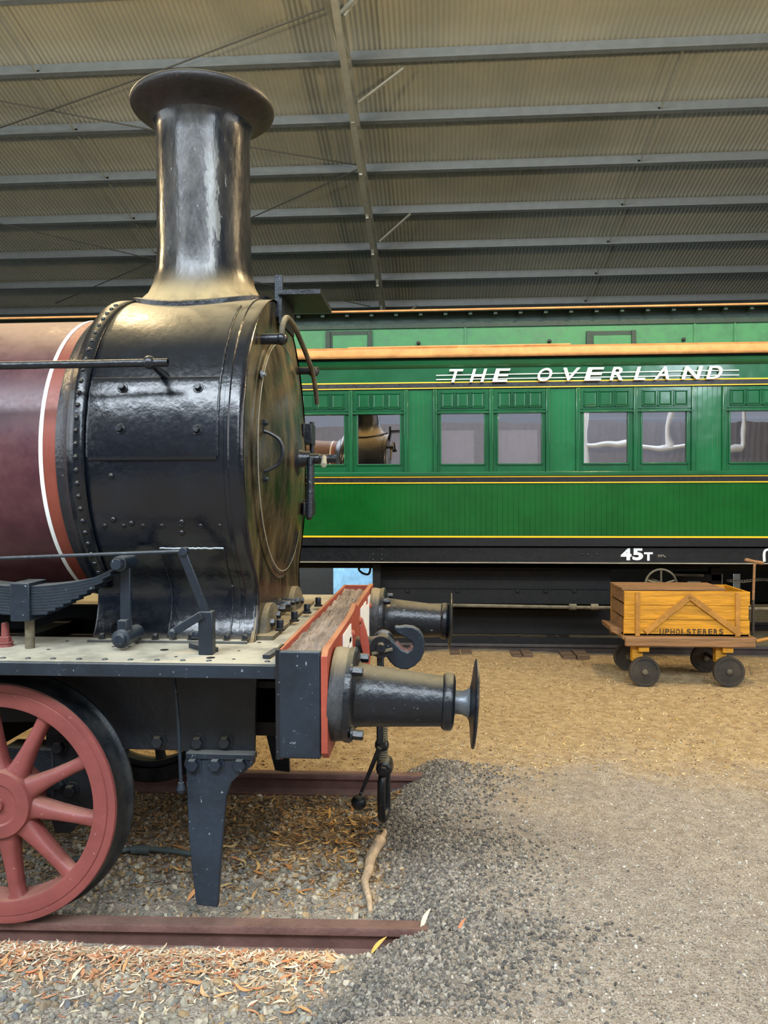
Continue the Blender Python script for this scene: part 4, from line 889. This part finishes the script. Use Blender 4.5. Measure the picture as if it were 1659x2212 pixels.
def pick(pal, n):
    p = np.array([lc(h) for h in pal]); return p[rng.integers(0, len(pal), n)]*rng.uniform(.75, 1.25, (n, 1))
def scatter(n, f):
    out = []
    while len(out) < n:
        q = f()
        if q is not None: out.append(q)
    return out
def G(x, y, dz=0): return (x, y, gz(x, y)+dz)
# coarse dark gravel over the rail ends
def fdark():
    y = random.uniform(2.55, 5.0); x = edge(y)-.05+abs(random.gauss(0, .32))
    if y < 3.2: x += random.uniform(0, .35)
    if x < 1.7 and not (x < .1 and 3.1 < y < 3.2 and False): return G(x, y, .002)
P = np.array(scatter(17000, fdark)); stones('dark_gravel', P, rng.uniform(.005, .0125, len(P)), pick(['6a655f', '7a756c', '8d877c', '55524e', 'a39c8f', '8a7f70'], len(P)), 'coarse dark grey gravel heaped over the rail ends')
def fgr():
    y = random.uniform(2.5, 6.2); x = random.uniform(edge(y)-.05, .62*y+.3)
    if random.random() < (1.15-ss(2.6, 6.2, y)): return G(x, y, .0005)
P = np.array(scatter(26000, fgr)); stones('fine_gravel', P, rng.uniform(.002, .0058, len(P)), pick(['8f8779', 'a0988a', '726c64', 'b5ad9f', 'c9c3b6', '9d9080'], len(P)), 'fine grey gravel spread across the right foreground')
def fbal():
    y = random.uniform(2.5, 4.75); x = random.uniform(-2.2, edge(y)+.05)
    if 3.08 < y < 3.22: return None
    return G(x, y, .002)
P = np.array(scatter(5200, fbal)); stones('ballast', P, rng.choice([1, 1, 1.4, 1.8, 2.3], len(P))*rng.uniform(.005, .010, len(P)), pick(['a39b88', '8d877a', 'b0a792', '7c766b', 'bcb19b', '9c8a70', 'a58c68'], len(P)), 'grey crushed stone ballast between and beside the rails')
def fmul():
    y = random.uniform(4.95, 9.0); x = random.uniform(-.55*y, .6*y+.2)
    return G(x, y, .001)
P = np.array(scatter(9000, fmul)); stones('wood_chips', P, rng.uniform(.003, .009, len(P)), pick(['b39a6c', 'c8ae7c', '8a6f4a', '6e573c', 'd8c496'], len(P)), 'tan bark chips and grit covering the ground before the carriage')
# leaves
def leafmesh(L_, w, curl, twist):
    n = 7; vs = []
    for i in range(n):
        t = i/(n-1); ww = w*math.sin(math.pi*min(1, t*.96+.02))**.8*(1-.25*t)
        x = (t-.5)*L_; y = curl*L_*.35*(t-.5)**2*4; z = .004 + .10*L_*abs(twist)*(t-.5)**2*4
        a = twist*(t-.5)*1.5
        for s_ in (-1, 0, 1): vs.append((x, y+s_*ww/2*math.cos(a), z + s_*ww/2*math.sin(a) + (.0 if s_ else -.1*ww)))
    fs = [(i*3+k, i*3+k+1, (i+1)*3+k+1, (i+1)*3+k) for i in range(n-1) for k in range(2)]; return np.array(vs), fs
LM = [leafmesh(random.uniform(.045, .09), random.uniform(.012, .022), random.uniform(-.7, .7), random.uniform(-.6, .6)) for _ in range(14)]
def leafstuff(name, pts, pal, label, smin=.5, smax=1.0):
    V = []; FF = []; CC = []; o_ = 0; cols = pick(pal, len(pts))
    for p, c_ in zip(pts, cols):
        v, f = random.choice(LM); s_ = random.uniform(smin, smax); a = random.uniform(0, 6.28); b = random.gauss(0, .16); ca, sa = math.cos(a), math.sin(a)
        q = v*s_; x, y, z = q[:, 0]*math.cos(b)-q[:, 2]*math.sin(b), q[:, 1], q[:, 0]*math.sin(b)+q[:, 2]*math.cos(b)
        V.append(np.stack([p[0]+x*ca-y*sa, p[1]+x*sa+y*ca, p[2]+np.abs(z)*.8+.002], 1)); FF += [tuple(i+o_ for i in g) for g in f]; o_ += len(v); CC.append(np.tile(np.append(c_, 1), (len(v), 1)))
    me = bpy.data.meshes.new(name); me.from_pydata(np.concatenate(V).tolist(), [], FF); tintattr(me, np.concatenate(CC)); me.shade_smooth(); me.materials.append(M['tint'])
    o = bpy.data.objects.new(name, me); COL.objects.link(o); tag(o, label, 'leaf litter', kind='stuff'); return o
def ffront():
    y = 3.09 - abs(random.gauss(0, .16)); x = random.uniform(-2.1, -.42)
    if y > 2.62: return G(x, y, random.uniform(0, .022)*ss(2.8, 3.05, y))
leafstuff('leaf_litter', scatter(4800, ffront), ['cfa57e', 'd8b792', 'b98362', 'e6d3b4', 'c07a52', 'a88a68', 'e0c8a0', 'efe2c8', 'd8c2a0'], 'drift of pale dry leaves along the front of the near rail', .25, .75)
def fbetw():
    y = random.uniform(3.45, 4.75); x = random.uniform(-2.6, edge(y)+.05)
    if random.random() < ss(3.35, 4.2, y)*.9+.12: return G(x, y, random.uniform(0, .02)*ss(3.8, 4.4, y))
leafstuff('leaf_litter', scatter(6000, fbetw), ['8a6b44', 'a07c4c', '6a5238', 'b8935a', '755a40', 'c9a266', '584632'], 'brown leaf litter lying between the locomotive rails', .4, .85)
def fstraw():
    y = random.uniform(4.95, 8.9); x = random.uniform(-.5*y, .6*y); 
    if random.random() < .35+.65*ss(7.8, 8.5, y): return G(x, y, 0)
leafstuff('straw_litter', scatter(2600, fstraw), ['c9a862', 'b08a50', 'd9bf82', '8a6a3c', 'e0c890'], 'straw and dry leaves scattered on the tan ground', .3, .8)
# individual larger leaves and stones
def single(pal, meshes, where, n, name, label, cat, group, smin, smax, tilt=.15):
    protos = []
    for v, f in meshes:
        for h in pal:
            me = bpy.data.meshes.new(name); me.from_pydata(v.tolist() if hasattr(v, 'tolist') else v, [], f)
            tintattr(me, np.tile(np.append(lc(h), 1), (len(v), 1)))
            me.shade_smooth() if cat == 'leaf' else me.shade_flat(); me.materials.append(M['tint']); protos.append(me)
    src = bpy.data.objects.new(name, protos[0]); tag(src, label, cat, group); COL.objects.link(src)
    for i, p in enumerate(scatter(n, where)):
        o = src if i == 0 else src.copy()
        if i: COL.objects.link(o)
        o.data = random.choice(protos); s_ = random.uniform(smin, smax)
        o.location = p; o.scale = (s_, s_, s_); o.rotation_euler = (random.gauss(0, tilt), random.gauss(0, tilt), random.uniform(0, 6.28))
def a1():
    y = 3.06-abs(random.gauss(0, .17)); return G(random.uniform(-2.0, -.38), y, .012) if y > 2.6 else None
single(['d98a5c', 'cf9468', 'e8b27c', 'e9dcc4', 'c98a60', 'e3d2b0', 'd9a26a'], LM[:6], a1, 130, 'dry_leaf', 'curled orange or pale dry leaf lying in front of the near rail', 'leaf', 'leaves in front of the near rail', .7, 1.25)
def a2():
    y = random.uniform(3.5, 4.7); x = random.uniform(-1.4, -.3); return G(x, y, .014) if random.random() < ss(3.2, 4.1, y)+.1 else None
single(['c79a58', 'd4a868', 'b57c48', 'a87a44', 'd8b77c'], LM[:6], a2, 130, 'dry_leaf', 'curled golden dry leaf lying between the two locomotive rails', 'leaf', 'leaves between the rails', .7, 1.2)
def stonemesh():
    s_ = 1+rng.uniform(-.25, .25, (len(IV), 1)); v = IV*s_*np.array([1, .8, .6]); return v, [tuple(f) for f in IF.tolist()]
SM = [stonemesh() for _ in range(4)]
def a3():
    y = random.uniform(2.55, 2.98); x = random.uniform(-1.9, -.4); return G(x, y, .004)
single(['9c998c', '8a887c', 'b0aa9a', '7b7a74', '6c6d70'], SM, a3, 90, 'ballast_stone', 'angular grey ballast stone at the bottom left foreground', 'stone', 'stones before the near rail', .010, .022, .4)
def a4():
    y = random.uniform(3.25, 3.8); x = random.uniform(-1.9, -.35); return G(x, y, .004)
single(['918d80', '807d72', 'a59d8a', '75736c'], SM, a4, 130, 'ballast_stone', 'angular grey ballast stone beside the guard iron, between the rails', 'stone', 'stones between the rails', .009, .020, .4)
def a5():
    y = random.uniform(2.6, 4.2); x = random.uniform(-.1, 1.6); return G(x, y, .002)
single(['d4d2ca', 'c2bfb5', 'a8a59a'], SM, a5, 70, 'pale_pebble', 'small pale pebble standing out in the grey gravel at lower right', 'stone', 'pale pebbles in the gravel', .006, .011, .4)
def oneleaf(px, py, h, ang, sc, label, name='dry_leaf', up=.02):
    v, f = LM[3]; me = bpy.data.meshes.new(name); me.from_pydata(v.tolist(), [], f); tintattr(me, np.tile(np.append(lc(h), 1), (len(v), 1))); me.shade_smooth(); me.materials.append(M['tint'])
    o = bpy.data.objects.new(name, me); COL.objects.link(o); o.location = onground(px, py)+Vector((0, 0, up)); o.scale = (sc,)*3; o.rotation_euler = (R(35), -R(20), R(ang)); tag(o, label, 'leaf')
oneleaf(915, 1997, 'e2d8c0', 70, 1.5, 'pale dry leaf propped at the end of the near rail')
oneleaf(995, 2008, 'c9805a', 60, .9, 'small orange leaf on the dark gravel right of the rail end')
oneleaf(815, 2052, 'd9b25a', 50, 1.2, 'yellow leaf below the near rail beside the gravel heap')
oneleaf(420, 1935, 'd99b66', 60, 1.5, 'long orange leaf at the foot of the guard iron')
# dead root, rag and pipe
rt = [onground(822, 1815, .02), onground(802, 1850, .03), onground(796, 1880, .03), onground(788, 1905, .03), onground(797, 1940, .02), onground(800, 1972, .01)]
mb = MB().tube(rt, [.034, .010], 7, 5); mb.tube([rt[0], rt[0]+Vector((.02, .05, .02)), rt[0]+Vector((.0, .13, .0))], [.02, .008], 8, 4)
tag(centre(mb.build('dead_root', 'root', smooth=60)), 'dry twisted grey-brown root on the ground below the coupling', 'wood')
hp_ = [onground(130, 1862, .03), onground(200, 1850, .03), onground(300, 1833, .035), onground(430, 1846, .03), onground(480, 1850, .03)]
mb = MB().tube([Vector((p.x, p.y, p.z)) for p in hp_], .014, 12, 5)
pq = onground(285, 1835, .035); pr_ = onground(322, 1836, .035); mb.tube([pq, pr_], .024, 14, 1)
tag(centre(mb.build('ground_pipe', 'greypipe', smooth=60)), 'grey-green metal pipe on the ground behind the wheel and guard iron', 'pipe')
# ------------------------------------------------------------------ lights
def area(name, loc, look, sx, sy, e, col):
    l = bpy.data.lights.new(name, 'AREA'); l.shape = 'RECTANGLE'; l.size = sx; l.size_y = sy; l.energy = e; l.color = col
    o = bpy.data.objects.new(name, l); COL.objects.link(o); o.location = loc
    o.rotation_euler = (Vector(look)-Vector(loc)).to_track_quat('-Z', 'Y').to_euler(); return o
area('daylight_opening', (7.6, -7.6, 6.3), (-1, 3, 1.6), 1.5, 3.0, 300, (.76, .88, 1.0))
area('roof_skylight', (-1.5, -4.6, 8.9), (-.5, 3.4, 1.0), 17, 2.4, 3100, (.80, .90, 1.0))
area('daylight_left', (-10.5, 1.0, 4.2), (-1, 3.5, .5), 8, 4, 420, (.85, .93, 1.0))
area('daylight_right', (10.5, 2.5, 4.2), (1, 3.5, .0), 7, 4, 350, (.95, .96, 1.0))
area('panel_fill', (-3, 12.0, 2.6), (-1, 12.65, .4), 2.5, .8, 600, (.8, .9, 1.0))  # added fill light aimed at the blue panel to brighten it
def lamp(x, y, z, e, r=.12, col=(1, .74, .40)):
    l = bpy.data.lights.new('shed_lamp', 'POINT'); l.energy = e; l.color = col; l.shadow_soft_size = r
    o = bpy.data.objects.new('shed_lamp', l); COL.objects.link(o); o.location = (x, y, z); return o
lamp(2.35, 5.6, CAMZ+3.95, 700); lamp(-3.4, 5.9, CAMZ+3.95, 450); lamp(7.5, 5.6, CAMZ+3.95, 500); lamp(-8.2, 5.9, CAMZ+3.95, 300)
w = bpy.data.worlds.new('world'); bpy.context.scene.world = w; w.use_nodes = True
bg = w.node_tree.nodes['Background']; bg.inputs[0].default_value = (.75, .85, 1, 1); bg.inputs[1].default_value = .5
vs = bpy.context.scene.view_settings; vs.view_transform = 'Standard'; vs.look = 'None'; vs.exposure = 0; vs.gamma = 1; vs.use_curve_mapping = False
